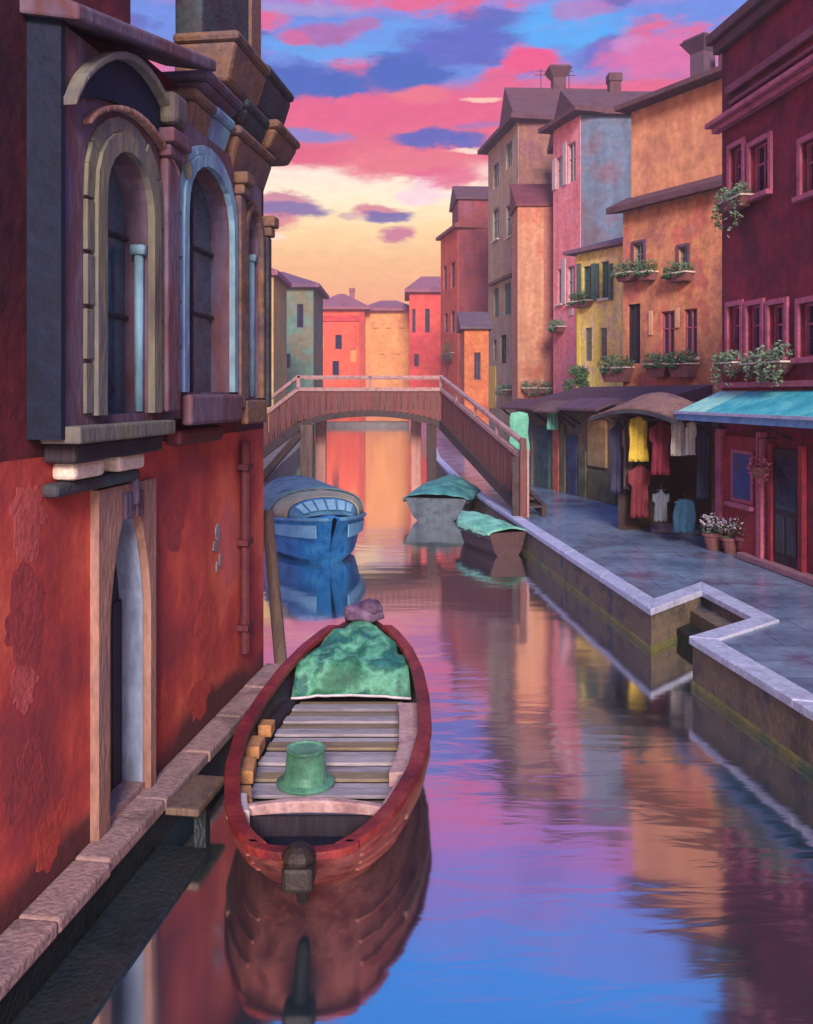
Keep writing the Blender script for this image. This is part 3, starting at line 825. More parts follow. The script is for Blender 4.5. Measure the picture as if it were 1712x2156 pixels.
# stacked carved blocks at the corner (entablature)
blocks = [  # d near, d far, z0, z1, out, material
    (8.2, 8.68, 5.68, 6.12, .26, 'teal_stone'), (8.72, 9.9, 5.66, 6.1, .30, 'brown_stone'), (7.66, 8.16, 5.66, 6.1, .27, 'brown_stone'),
    (7.95, 8.86, 6.14, 6.36, .28, 'mauve_stone'), (8.9, 9.9, 6.12, 6.42, .32, 'dark_stone'),
    (8.3, 9.3, 6.38, 6.84, .42, 'brown_stone'), (9.32, 10.3, 6.44, 6.9, .40, 'dark_stone'), (9.6, 10.5, 6.12, 6.42, .42, 'brown_stone')]
for dn, df, z0, z1, out_, mm in blocks:
    ua, ub = ud(df), ud(dn)
    bl = MB()
    bl.hexa([LF.p(ua + .05, out_ - .1, z0), LF.p(ua + .05, -.2, z0), LF.p(ub - .05, -.2, z0), LF.p(ub - .05, out_ - .1, z0),
             LF.p(ua, out_, z1 - .1), LF.p(ua, -.2, z1 - .1), LF.p(ub, -.2, z1 - .1), LF.p(ub, out_, z1 - .1)])
    LF.box(bl, ua - .015, ub + .015, z1 - .098, z1, -.2, out_ + .03)
    bl.build('carved_block', M[mm], pal, bev=.045)
# corner shaft above (pier against the sky)
tw = MB(); LF.box(tw, ud(10.3), ud(8.6), 6.2, 13, -.3, -.02)
tw.build('corner_tower', M['dark_stone'], pal, bev=.03)
tq = MB(); LF.box(tq, ud(10.34), ud(10.0), 6.88, 13, -.018, .02); tq.build('quoin', M['brown_stone'], pal)
# raking pent roof over the bay
rk = MB()
ua, ub, zf, zn = ud(7.9), ud(5.5), 6.4, 5.86
rk.hexa([LF.p(ua, .38, zf - .1), LF.p(ua, -.1, zf - .02), LF.p(ub, -.1, zn - .02), LF.p(ub, .38, zn - .1),
         LF.p(ua, .38, zf), LF.p(ua, -.1, zf + .22), LF.p(ub, -.1, zn + .22), LF.p(ub, .38, zn)])
rk.build('pent_roof', M['mauve_stone'], pal, bev=.02)
# blind arch over the first window: dark field and pale mouldings
def arc(u0, u1, zs_, za, k=14, pw=.75):
    return [(u0 + (u1 - u0) * i / k, zs_ + (za - zs_) * math.sin(math.pi * i / k) ** pw) for i in range(k + 1)]
def archband(pts, w, n0, n1, mat, name):
    mb = MB()
    for (ua_, za_), (ub_, zb_) in zip(pts, pts[1:]):
        mb.hexa([LF.p(ua_, n1, za_), LF.p(ua_, n0, za_), LF.p(ub_, n0, zb_), LF.p(ub_, n1, zb_),
                 LF.p(ua_, n1, za_ + w), LF.p(ua_, n0, za_ + w), LF.p(ub_, n0, zb_ + w), LF.p(ub_, n1, zb_ + w)])
    return mb.build(name, mat, pal, bev=.012)
lun = MB()
pts = arc(ud(7.55), ud(5.6), 5.2, 5.86)
base = [LF.p(u, BP + .02, 5.2) for u, z in pts]
lun.add([LF.p(u, BP + .02, z) for u, z in pts], [tuple(range(len(pts)))])
fr = [LF.p(u, BP + .02, z) for u, z in pts]; bk = [LF.p(u, .0, z) for u, z in pts]
k = len(pts)
lun.add(fr + bk, [(i, i + 1, i + 1 + k, i + k) for i in range(k - 1)])
archband(arc(ud(7.5), ud(5.6), 5.28, 5.86), .055, BP + .003, BP + .11, M['olive_stone'], 'arch_moulding')
archband(arc(ud(7.3), ud(5.85), 5.24, 5.5), .04, BP + .003, BP + .08, M['door_stone'], 'arch_moulding')
lf = MB()
po_, pi_ = arc(ud(7.5), ud(5.6), 5.28, 5.86), arc(ud(7.5), ud(5.6), 5.28, 5.54)
for i in range(len(po_) - 1):
    a, b, c_, d_ = pi_[i], pi_[i + 1], po_[i + 1], po_[i]
    lf.hexa([LF.p(a[0], BP + .03, a[1]), LF.p(a[0], BP + .003, a[1]), LF.p(b[0], BP + .003, b[1]), LF.p(b[0], BP + .03, b[1]),
             LF.p(d_[0], BP + .03, d_[1] + .001), LF.p(d_[0], BP + .003, d_[1] + .001), LF.p(c_[0], BP + .003, c_[1] + .001), LF.p(c_[0], BP + .03, c_[1] + .001)])
lf.build('arch_field', M['navy'], pal)
mb = MB(); LF.box(mb, ud(7.3), ud(7.02), 5.6, 5.86, BP + .004, BP + .16); mb.build('carved_boss', M['olive_stone'], pal, bev=.05)
# downpipe and corner strip
dp = MB(); dp.tube([LF.p(ud(9.62), .07, 3.0), LF.p(ud(9.62), .07, .75)], .055, 10)
for z in (1.0, 1.9, 2.7): LF.box(dp, ud(9.72), ud(9.52), z, z + .06, .003, .13)
dp.build('downpipe', M['pipe'], pal, smooth=False)
for pxy in ((457, 1120, .13, .2), (452, 1150, .16, .12), (462, 1180, .07, .13), (455, 1195, .05, .1)):
    u, z = LF.uz(pxy[0], pxy[1]); mb = MB(); n = 11
    q = []
    for i in range(n):
        rr = random.uniform(.75, 1.2); a = 2 * math.pi * i / n
        q.append((u + pxy[2] / 2 * rr * math.cos(a), z + pxy[3] / 2 * rr * math.sin(a)))
    mb.add([LF.p(a, .003, b) for a, b in q] + [LF.p(a, .014, b) for a, b in q], [tuple(range(n, 2 * n))] + [(i, (i + 1) % n, (i + 1) % n + n, i + n) for i in range(n)])
    mb.build('bare_patch', M['patch_grey'] if pxy[0] > 100 else M['door_stone'], pal)

# patches where the stucco has been renewed or has come away, standing proud of the wall
for px_, py_, w_, h_, mt in ((70, 1085, .42, .5, 0), (60, 1310, .5, .6, 1), (50, 1450, .3, .3, 0), (60, 1640, .5, .4, 1), (110, 1745, .34, .36, 2),
                             (365, 1110, .5, .4, 1), (430, 1300, .5, .4, 2), (420, 1470, .5, .4, 2), (345, 1500, .2, .5, 2)):
    u, z = LF.uz(px_, py_); n = 44; q = []
    sd_ = random.random() * 50
    for i in range(n):
        a = 2 * math.pi * i / n
        rr = 1 + .8 * mnoise.noise(Vector((math.cos(a) * 1.3, math.sin(a) * 1.3, sd_))) + .3 * mnoise.noise(Vector((math.cos(a) * 5, math.sin(a) * 5, sd_)))
        q.append((u + w_ / 2 * rr * math.cos(a), z + h_ / 2 * rr * math.sin(a)))
    th = .0022 + .001 * random.random()
    mb = MB(); mb.add([LF.p(a, .001, b) for a, b in q] + [LF.p(a, th, b) for a, b in q], [tuple(range(n, 2 * n))] + [(i, (i + 1) % n, (i + 1) % n + n, i + n) for i in range(n)])
    mb.build('stucco_patch', [pm('stucco_rose', [c(172, 76, 76), c(194, 92, 86)], 2, .85, .3, streak=.2), pm('stucco_plum', [c(142, 60, 64), c(164, 66, 66)], 2, .85, .3, streak=.2), pm('stucco_brick', [c(172, 66, 58), c(190, 78, 64)], 2, .85, .3),
        pm('stucco_orange', [c(198, 84, 66), c(216, 102, 72)], 2, .85, .3, streak=.2)][mt], pal)

# stone ledge along the foot of the palazzo
lg = thing('stone_ledge', (-2, 7, 0), 'narrow stone ledge along the foot of the red wall', 'ledge', kind='structure')
mb = MB(); LF.box(mb, -.05, UL, -.8, .24, -.2, .235); mb.build('ledge_base', M['wet_stone'], lg)
u = -.08
while u < UL:
    ln = random.uniform(.65, .95)
    mb = MB(); z = .345 + random.uniform(-.008, .008)
    LF.box(mb, u, min(u + ln, UL) - .012, .242, z, .004, .27 + random.uniform(-.012, .012))
    mb.build('stone', M['ledge'], lg, bev=.02)
    u += ln
mb = MB(); LF.box(mb, ud(7.0), UL, -.6, .03, .236, .66); mb.build('lower_step', M['wet_stone'], lg, bev=.02)
mb = MB(); LF.box(mb, ud(7.62), ud(7.0), .25, .31, .285, .56); mb.build('landing_plank', M['post_wood'], lg, bev=.015)
mb = MB(); LF.box(mb, ud(7.36), ud(7.26), -.6, .248, .42, .52); mb.build('landing_prop', M['wet_stone'], lg)

# leaning mooring post
a, b = P(563, 1078, 11.9), G(592, 1402, 0)
mb = MB(); mb.tube([b + Vector((.02, 0, -.8)), b, b.lerp(a, .5), a, a + Vector((0, 0, .03))], [.085, .085, .08, .075, .05], 12)
mb.build('mooring_post', M['post_wood'], smooth=True, label='leaning weathered wooden mooring post beside the corner of the red palazzo', cat='post')

# ------------------------------------------------------------------ wooden bridge
br = thing('wooden_bridge', (-1.2, 30, 0), 'brown wooden footbridge with boarded parapets spanning the canal', 'bridge')
BY = 30.0
xL, xR = (627 - CX) * BY / FOC, (931 - CX) * BY / FOC
zr1, zr2 = 4.07, 3.66
WE = Vector(((1104 - CX) * 21.5 / FOC, 21.5, 0))      # near end of the right flight
WS = Vector((xR, BY, 0))
LE = Vector((-6.4, 30.6, 0))
LS = Vector((xL, BY, 0))
zLend = zr1 - (LS.x - LE.x) * .75
def soffit(x):
    t = (x - xL) / (xR - xL)
    return 2.34 + .42 * math.sin(math.pi * min(1, max(0, t))) ** .7
nb = 25
for i in range(nb):
    x0 = xL + (xR - xL) * i / nb + .008; x1 = xL + (xR - xL) * (i + 1) / nb - .008
    xm = (x0 + x1) / 2
    mb = MB(); mb.box(x0, x1, BY - .04 + random.uniform(-.008, .008), BY, soffit(xm) + .2, zr2 - .05); mb.build('board', M['bridge_wood'], br)
mb = MB(); mb.beam((xL - .03, BY - .02, zr1), (xR + .03, BY - .02, zr1), .11, .1); mb.build('handrail', M['bridge_rail'], br, bev=.015)
mb = MB(); mb.beam((xL, BY - .03, zr2), (xR, BY - .03, zr2), .13, .13); mb.build('middle_rail', M['bridge_rail'], br, bev=.015)
for x in (xL + .03, (xL + xR) / 2, xR - .03):
    mb = MB(); w = .13 if abs(x - (xL + xR) / 2) > 1 else .07
    mb.box(x - w / 2, x + w / 2, BY - .075, BY + .03, zr2 + .07, zr1 + .06)
    mb.build('rail_post', M['bridge_rail'], br, bev=.015)
mb = MB()
K = 22
for i in range(K):
    x0, x1 = xL + (xR - xL) * i / K, xL + (xR - xL) * (i + 1) / K
    a0, a1 = soffit(x0), soffit(x1)
    mb.hexa([(x0, BY - .1, a0), (x1, BY - .1, a1), (x1, BY + 1.9, a1), (x0, BY + 1.9, a0), (x0, BY - .1, a0 + .2), (x1, BY - .1, a1 + .2), (x1, BY + 1.9, a1 + .2), (x0, BY + 1.9, a0 + .2)])
mb.build('arched_beam', M['bridge_dark'], br)
mb = MB(); mb.box(xL, xR, BY + .01, BY + 1.9, 2.98, 3.06); mb.build('deck', M['bridge_dark'], br)
# back parapet
mb = MB(); mb.beam((xL, BY + 1.95, zr1), (xR, BY + 1.95, zr1), .1, .1); mb.build('handrail', M['bridge_rail'], br)
mb = MB(); mb.box(xL, xR, BY + 1.92, BY + 1.98, soffit((xL + xR) / 2) + .21, zr2); mb.build('back_parapet', M['bridge_wood'], br)
# left flight
for i in range(14):
    t0, t1 = i / 14, (i + 1) / 14
    a, b = LS.lerp(LE, t0 + .004), LS.lerp(LE, t1 - .004)
    dz0_, dz1_ = -(LS.x - a.x) * .75, -(LS.x - b.x) * .75
    zb0, zb1 = 2.45 + dz0_, 2.45 + dz1_
    mb = MB(); mb.hexa([(b.x, b.y - .04, zb1), (a.x, a.y - .04, zb0), (a.x, a.y, zb0), (b.x, b.y, zb1), (b.x, b.y - .04, zr2 + dz1_ - .08), (a.x, a.y - .04, zr2 + dz0_ - .08), (a.x, a.y, zr2 + dz0_ - .08), (b.x, b.y, zr2 + dz1_ - .08)])
    mb.build('board', M['bridge_wood'], br)
dzE = -(LS.x - LE.x) * .75
for z, w, nm in ((zr1, .1, 'handrail'), (zr2, .12, 'middle_rail')):
    mb = MB(); mb.beam(LS + Vector((0, -.03, z)), LE + Vector((0, -.03, z + dzE)), w, w); mb.build(nm, M['bridge_rail'], br)
mb = MB(); mb.beam(LS + Vector((0, -.05, 2.42)), LE + Vector((0, -.05, 2.42 + dzE)), .12, .3); mb.build('stringer', M['bridge_dark'], br)
mb = MB(); mb.beam(LS + Vector((0, 1.0, 2.75)), LE + Vector((0, 1.0, 2.75 + dzE)), 1.9, .12); mb.build('ramp', M['bridge_dark'], br)
# right flight, coming down towards the viewer along the quay
zrE1, zrE2, zsE = 2.36, 1.98, .86
nb = 30
for i in range(nb):
    t0, t1 = i / nb + .002, (i + 1) / nb - .002
    a, b = WS.lerp(WE, t0), WS.lerp(WE, t1)
    zt0, zt1 = zr2 + (zrE2 - zr2) * t0 - .06, zr2 + (zrE2 - zr2) * t1 - .06
    zb0, zb1 = 2.6 + (zsE - 2.6) * t0, 2.6 + (zsE - 2.6) * t1
    o = random.uniform(-.008, .008)
    mb = MB(); mb.hexa([(a.x - .04 + o, a.y, zb0), (b.x - .04 + o, b.y, zb1), (b.x, b.y, zb1), (a.x, a.y, zb0), (a.x - .04 + o, a.y, zt0), (b.x - .04 + o, b.y, zt1), (b.x, b.y, zt1), (a.x, a.y, zt0)])
    mb.build('board', M['bridge_wood'], br)
for za, zb, w, h, nm, mt in ((zr1, zrE1, .13, .1, 'handrail', 'bridge_rail'), (zr2, zrE2, .12, .12, 'middle_rail', 'bridge_rail')):
    mb = MB(); mb.beam(WS + Vector((-.03, 0, za)), WE + Vector((-.03, 0, zb)), w, h); mb.build(nm, M[mt], br, bev=.012)
mb = MB(); mb.beam(WS + Vector((-.03, 0, 2.5)), WE + Vector((-.03, 0, .72)), .16, .3); mb.build('stringer', M['bridge_dark'], br)
wn_ = Vector((.986, .164, 0))
mb = MB(); mb.beam(WS + wn_ * .5 + Vector((0, 0, 2.5)), WE + wn_ * .5 + Vector((0, 0, .72)), .12, .28); mb.build('stringer', M['bridge_dark'], br)
for i in range(16):
    t = (i + .5) / 16
    p = WS.lerp(WE, t); z = 2.9 + (.74 - 2.9) * t
    mb = MB(); mb.beam(p + Vector((.03, 0, z)), p + wn_ * .48 + Vector((0, 0, z)), .5, .05); mb.build('tread', M['bridge_dark'], br)
for k in range(1, 4):
    t = k / 4; p = WS.lerp(WE, t)
    za, zb = zr2 + (zrE2 - zr2) * t + .06, zr1 + (zrE1 - zr1) * t - .05
    mb = MB(); mb.box(p.x - .07, p.x, p.y - .04, p.y + .04, za, zb); mb.build('rail_post', M['bridge_rail'], br)
mb = MB(); mb.box(WE.x - .12, WE.x + .04, WE.y - .16, WE.y - .02, .0, 2.46); mb.build('newel_post', M['bridge_wood'], br, bev=.02)
mb = MB(); mb.box(WE.x + .045, WE.x + .1, WE.y - .14, WE.y - .04, .58, 2.2); mb.build('newel_post', M['bridge_rail'], br, bev=.01)
mb = MB(); mb.box(WE.x - .3, WE.x - .125, WE.y - .1, WE.y + .02, 0, 2.02); mb.build('newel_post', M['bridge_dark'], br, bev=.02)
for x, y, w, mt in (((646 - CX) * BY / FOC, BY + .1, .42, 'post_wood'), ((909 - CX) * BY / FOC, BY + .1, .32, 'bridge_dark'),
                    ((676 - CX) * 31.6 / FOC, 31.6, .36, 'post_pale'), ((876 - CX) * 31.6 / FOC, 31.6, .36, 'post_pale')):
    mb = MB(); mb.box(x - w / 2, x + w / 2, y - w / 2, y + w / 2, -1.2, soffit(x) + .02); mb.build('pile', M[mt], br, bev=.03)
mb = MB(); mb.beam(((646 - CX) * BY / FOC - .2, BY, 2.2), (-5.2, BY + .3, .3), .22, .22); mb.build('brace', M['bridge_dark'], br)
# rough stone abutment on the left bank below the bridge
mb = MB()
for i in range(26):
    x, y, z = random.uniform(-6.2, -4.3), random.uniform(26.4, 31), random.uniform(-.1, .9)
    s = random.uniform(.3, .6)
    mb.box(x - s, x + s, y - s, y + s, z - s * .7, z + s * .5)
mb.build('rubble_bank', M['quay_face'], bev=.06, label='low rubble stone bank under the left end of the footbridge', cat='stone bank')

# ------------------------------------------------------------------ right-hand houses
W = lambda px0, px1, py0, py1, **k: ((px0, px1, py0, py1), k)
CRIM = pm('crimson_wall', [c(80, 30, 48), c(106, 34, 54), c(132, 38, 58), c(96, 42, 60)], .9, .85, .5, streak=.16)
ORNG = pm('orange_wall', [c(150, 98, 88), c(178, 114, 92), c(206, 140, 96), c(192, 106, 90), c(174, 126, 106)], .8, .85, .5, lo=.3, hi=.7, streak=.16)
OR_UP = pm('orange_upper', [c(180, 118, 98), c(210, 146, 104), c(196, 122, 104)], .5, .85, .4, streak=.16)
YELL = pm('yellow_wall', [c(236, 206, 120), c(246, 222, 124), c(232, 200, 150), c(250, 230, 122)], .8, .85, .4, streak=.16)
PINKW = pm('pink_wall', [c(216, 124, 132), c(232, 138, 142), c(226, 152, 162)], .7, .85, .4, streak=.16)
BEIG = pm('beige_wall', [c(148, 134, 112), c(178, 150, 118), c(160, 150, 132), c(172, 128, 104)], .7, .85, .4, streak=.16)
BROWNW = pm('brown_wall', [c(122, 90, 82), c(146, 104, 88), c(130, 86, 92)], .7, .85, .4, streak=.16)
TANW = pm('tan_wall', [c(184, 130, 100), c(198, 144, 112), c(186, 112, 88)], .6, .85, .4, streak=.16)
BLUEGR = pm('blue_grey_wall', [c(100, 90, 102), c(98, 102, 120), c(92, 112, 136), c(112, 94, 108)], .45, .85, .4, streak=.15)
ROSEW = pm('rose_red_wall', [c(196, 84, 70), c(212, 100, 74), c(190, 74, 76)], .5, .85, .4, streak=.16)
MARW = pm('maroon_wall', [c(116, 58, 68), c(138, 66, 68), c(128, 74, 86)], .6, .85, .4, streak=.16)

# crimson house (nearest)
RA, RB = (7.7, 3.1), (5.98, 17.1)
cr, CF, _, _ = house('crimson_house', 'dark crimson house with pink framed windows and a heavy cornice, nearest on the right', RA, RB, ZQ, 10.15, 9, CRIM,
    wins=[W(*r, frame=M['maroon_frame'], glass=M[g], trim=M['maroon_frame'], sill=M['maroon_frame']) for r, g in (
        ((1540, 1566, 308, 412), 'glass_blue'), ((1582, 1622, 300, 408), 'glass_dark'), ((1690, 1735, 292, 405), 'glass_dark'),
        ((1536, 1562, 644, 752), 'glass_blue'), ((1576, 1606, 642, 752), 'glass_blue'), ((1622, 1656, 640, 752), 'glass_dark'), ((1686, 1730, 636, 752), 'glass_dark'))]
        + [((2.0, 2.9, 4.15, 5.2), dict(frame=M['maroon_frame'], glass=M['glass_dark'], trim=M['maroon_frame'])), ((2.0, 2.9, 7.05, 8.0), dict(frame=M['maroon_frame'], glass=M['glass_dark'], trim=M['maroon_frame']))],
    holes=[])
uL = CF.L
mb = MB(); CF.box(mb, -.2, uL + .1, 9.95, 10.15, .003, .14); CF.box(mb, -.2, uL + .2, 10.152, 10.34, -.2, .24); mb.build('cornice', M['roof_dark'], cr, bev=.02)
mb = MB(); CF.box(mb, -.2, uL + .12, 8.45, 8.56, .003, .16); CF.box(mb, -.2, uL + .2, 8.562, 8.66, .003, .26); mb.build('string_course', M['maroon_frame'], cr, bev=.02)
mb = MB(); CF.box(mb, -.2, uL - .3, 9.05, 9.2, .003, .1); CF.box(mb, -.2, uL - .35, 8.85, 8.93, .003, .06); mb.build('string_course', pm('plum_band', [c(110, 60, 78), c(128, 72, 88)], 3), cr, bev=.02)
mb = MB(); CF.box(mb, 0, uL, 3.62, 3.72, .003, .08); mb.build('string_course', M['maroon_frame'], cr, bev=.01)
# shop front under the awning
SHOP = pm('shop_red', [c(108, 28, 46), c(140, 34, 52), c(160, 54, 56)], 1.6, .6, .3)
def fz(px, py): return CF.uz(px, py)
def fbox(px0, px1, z0, z1, n0, n1, mat, name, par=cr, bev=.01):
    ua, ub = fz(px1, 900)[0], fz(px0, 900)[0]
    mb = MB(); CF.box(mb, ua, ub, z0, z1, n0, n1); return mb.build(name, mat, par, bev=bev)
fbox(1528, 1606, ZQ + .1, 2.75, .004, .07, SHOP, 'shop_panel')
for p0, p1 in ((1519, 1530), (1606, 1617)):
    fbox(p0, p1, ZQ + .02, 2.85, .004, .13, M['maroon_frame'], 'shop_post')
sw_ = fbox(1549, 1596, 1.55, 2.5, .072, .1, M['maroon_frame'], 'shop_window')
fbox(1554, 1591, 1.62, 2.43, .102, .108, M['glass_blue'], 'pane', sw_)
fbox(1546, 1600, 1.46, 1.54, .072, .2, M['maroon_frame'], 'sill', sw_)
dd = fbox(1634, 1690, ZQ + .1, 2.6, .004, .05, M['dark_wood'], 'shop_door')
for p0, p1 in ((1626, 1634), (1690, 1700)):
    fbox(p0, p1, ZQ + .05, 2.68, .004, .09, SHOP, 'door_jamb')
fbox(1640, 1658, ZQ + .3, 1.5, .051, .065, M['dark_stone'], 'panel', dd); fbox(1664, 1684, ZQ + .3, 1.5, .051, .065, M['dark_stone'], 'panel', dd)
fbox(1640, 1684, 1.6, 2.45, .051, .06, M['glass_dark'], 'pane', dd)
stp = MB(); CF.box(stp, 0, fz(1575, 900)[0], ZQ + .004, ZQ + .12, .002, .22); stp.build('doorstep', pm('rose_stone', [c(140, 100, 112), c(158, 116, 126)], 3), cr, bev=.02)
mb = MB(); CF.box(mb, fz(1528, 900)[0], uL - .02, ZQ, 2.9, .003, .03); mb.build('dark_jamb', M['navy'], cr)

# awning
aw = thing('shop_awning', tuple(CF.p(fz(1600, 900)[0], .3, 3.0)), 'turquoise canvas awning over the crimson shop front', 'awning')
ua0, ua1 = fz(1900, 850)[0], fz(1518, 850)[0] + .02
A1 = pm('awning_teal', [c(52, 160, 172), c(72, 184, 190), c(110, 200, 200)], 2.2, .7, .2)
A2 = pm('awning_mint', [c(140, 214, 192), c(166, 228, 206), c(120, 206, 192)], 2.2, .7, .2)
nP = 5
AWO, ZT, ZF = .85, 3.56, 3.17
for i in range(nP):
    a, b = ua0 + (ua1 - ua0) * i / nP, ua0 + (ua1 - ua0) * (i + 1) / nP
    k = .06 if i == nP - 1 else 0
    mb = MB(); e = .006
    top = [CF.p(a + e, .01, ZT), CF.p(b - e, .01, ZT), CF.p(b - e + k, AWO, ZF), CF.p(a + e, AWO, ZF)]
    mb.hexa([p - Vector((0, 0, .025)) for p in top] + top)
    mb.build('canvas_panel', A2 if i == nP - 1 else A1, aw)
VAL = pm('awning_valance', [c(88, 128, 168), c(112, 156, 192)], 3, .7, .1)
mb = MB(); CF.box(mb, ua0, ua1 + .06, ZF - .15, ZF - .03, AWO - .02, AWO + .012); mb.build('valance', VAL, aw)
mb = MB(); mb.beam(CF.p(ua0, AWO + .02, ZF - .01), CF.p(ua1 + .06, AWO + .02, ZF - .01), .04, .05); mb.build('front_bar', M['kerb'], aw)
for u in (ua1 - .05, (ua0 + ua1) / 2):
    mb = MB(); mb.beam(CF.p(u, .02, 2.75), CF.p(u, AWO - .04, ZF - .06), .03, .03); mb.build('bracket', M['dark_wood'], aw)

# clothes arcade: a low building with an open front, and its canopy
AA, AB = (5.94, 17.15), ((1300 - CX) * 19.6 / FOC, 19.6)
AF = Frame(AA, AB)
ar = thing('clothes_arcade', tuple(AF.p(AF.L / 2, 0, ZQ)), 'low dark arcade of clothes stalls between the crimson shop and the yellow house', 'arcade')
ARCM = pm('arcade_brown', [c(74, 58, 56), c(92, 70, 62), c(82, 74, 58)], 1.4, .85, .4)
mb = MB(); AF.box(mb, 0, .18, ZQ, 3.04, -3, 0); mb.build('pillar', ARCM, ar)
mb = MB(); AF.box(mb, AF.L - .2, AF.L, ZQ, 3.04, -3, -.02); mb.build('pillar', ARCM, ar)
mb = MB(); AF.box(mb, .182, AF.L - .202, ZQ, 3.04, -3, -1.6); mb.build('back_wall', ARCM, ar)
mb = MB(); AF.box(mb, -.02, AF.L + .05, 3.043, 3.34, -3.1, .02); mb.build('roof', M['roof_dark'], ar, bev=.03)
cano = thing('market_canopy', tuple(AF.p(AF.L / 2, .4, 3.0)), 'dusky brown arched canopy over the clothes arcade', 'canopy')
mb = MB(); k = 12
CW = [(i / k, .34 * math.sin(math.pi * i / k)) for i in range(k + 1)]
for (t0, h0), (t1, h1) in zip(CW, CW[1:]):
    u0, u1 = AF.L * .1 + AF.L * .9 * t0, AF.L * .1 + AF.L * .9 * t1
    mb.hexa([AF.p(u0, .75, 2.98 + h0 * .6), AF.p(u0, .024, 3.1 + h0), AF.p(u1, .024, 3.1 + h1), AF.p(u1, .75, 2.98 + h1 * .6),
             AF.p(u0, .75, 3.03 + h0 * .6), AF.p(u0, .024, 3.2 + h0), AF.p(u1, .024, 3.2 + h1), AF.p(u1, .75, 3.03 + h1 * .6)])
mb.build('canopy_sheet', pm('canopy_cloth', [c(116, 86, 80), c(140, 104, 92), c(104, 78, 80)], 2), cano)
mb = MB()
for (t0, h0), (t1, h1) in zip(CW, CW[1:]):
    u0, u1 = AF.L * .1 + AF.L * .9 * t0, AF.L * .1 + AF.L * .9 * t1
    mb.beam(AF.p(u0, .77, 2.96 + h0 * .6), AF.p(u1, .77, 2.96 + h1 * .6), .05, .08)
mb.build('canopy_hem', M['dark_stone'], cano)

# low row of shops farther along the pavement
HA, HB = ((1330 - CX) * 23.2 / FOC, 23.2), ((1086 - CX) * 30.5 / FOC, 30.5)
HF = Frame(HA, HB)
rw = thing('shop_row', tuple(HF.p(HF.L / 2, 0, ZQ)), 'low row of dim shops under dusky canopies behind the end of the footbridge', 'shops')
mb = MB(); HF.wall(mb, 0, HF.L, ZQ, 3.1, 2.2); mb.build('wall', pm('shop_row_wall', [c(112, 92, 76), c(136, 110, 84), c(104, 100, 92), c(126, 84, 74)], .9, .85, .4), rw)
mb = MB(); mb.hexa([HF.p(0, .25, 3.02), HF.p(0, -2.4, 3.12), HF.p(HF.L, -2.4, 3.12), HF.p(HF.L, .25, 3.02), HF.p(0, .25, 3.12), HF.p(0, -2.4, 3.75), HF.p(HF.L, -2.4, 3.75), HF.p(HF.L, .25, 3.12)])
mb.build('roof', M['roof_dark'], rw)

# the taller houses stand back behind the shops
OK_ = 1.55
OA, OB = ((1545 - CX) * 26.2 / FOC, 26.2), ((1312 - CX) * 30.1 / FOC, 30.1)
OF = Frame(OA, OB)
og = thing('orange_house', tuple(OF.p(OF.L / 2, 0, ZQ)), 'orange house with flower boxes and a high blank upper wall above the clothes arcade', 'house')
ZE = 9.66
def orect(r):
    ua, ub = OF.uz(r[1], r[2])[0], OF.uz(r[0], r[2])[0]
    um = (r[0] + r[1]) / 2
    return (ua, ub, OF.uz(um, r[3])[1], OF.uz(um, r[2])[1])
owins = [((1335, 1356, 512, 572), 'shutter_grey', 'glass_sky', True), ((1430, 1448, 520, 572), 'shutter_grey', 'glass_sky', True),
         ((1392, 1420, 655, 752), 'maroon_frame', 'glass_dark', False), ((1440, 1468, 650, 752), 'maroon_frame', 'glass_dark', False)]
odoor = orect((1322, 1348, 640, 765))
holes = [orect(r) for r, *_ in owins] + [odoor]
mb = MB(); OF.wall(mb, 0, OF.L, ZQ, ZE, 7, holes)
mb.build('wall', ORNG, og)
for (r, fm, gm, sh) in owins:
    window(OF, og, *orect(r), frame=M[fm], glass=M[gm], sill=M['white_trim'], trim=None if not sh else M['mauve_stone'])
window(OF, og, *odoor, frame=M['dark_wood'], glass=M['dark_wood'], mull=False, name='balcony_door')
for px_, py0, py1 in ((1372, 655, 705), (1428, 648, 690)):
    u, zt = OF.uz(px_, py0); _, zb = OF.uz(px_, py1)
    mb = MB(); OF.box(mb, u - .07, u + .07, zb, zt, .01, .06); mb.build('pale_shutter', pm('peach_paint', [c(206, 152, 120), c(218, 170, 140)], 4), og)
mb = MB(); zz = ZE
mb.hexa([OF.p(-.1, .45, zz - .16), OF.p(-.1, -.5, zz + .0), OF.p(OF.L + .35, -.5, zz), OF.p(OF.L + .35, .45, zz - .16),
         OF.p(-.1, .45, zz + .05), OF.p(-.1, -.5, zz + .5), OF.p(OF.L + .35, -.5, zz + .5), OF.p(OF.L + .35, .45, zz + .05)])
mb.build('eave', M['roof_dark'], og, bev=.02)
mb = MB(); OF.wall(mb, 0, OF.L - .02, ZE + .01, 12.95, 6.5)
ub_ = MB()
ub_.v = [v - OF.N * .35 for v in mb.v]; ub_.f = mb.f
ub_.build('upper_block', OR_UP, og)
rf = roof(OF, og, 0, OF.L, 4.5, 12.96, rise=.8, over=.2, mat=M['roof_dark'], kind='hip', inset=.3, th=.16)
uch = OF.uz(1405, 190)[0]
chimney(rf, OF, uch, -1.6, 13.4, 14.9, .55, pm('chimney_plum', [c(84, 66, 84), c(100, 78, 92)], 3))
chimney(rf, OF, uch - .95, -1.6, 13.4, 14.5, .34, M['roof_dark'], False)
chimney(rf, OF, uch - 1.4, -1.6, 13.4, 14.4, .26, M['roof_dark'], False)

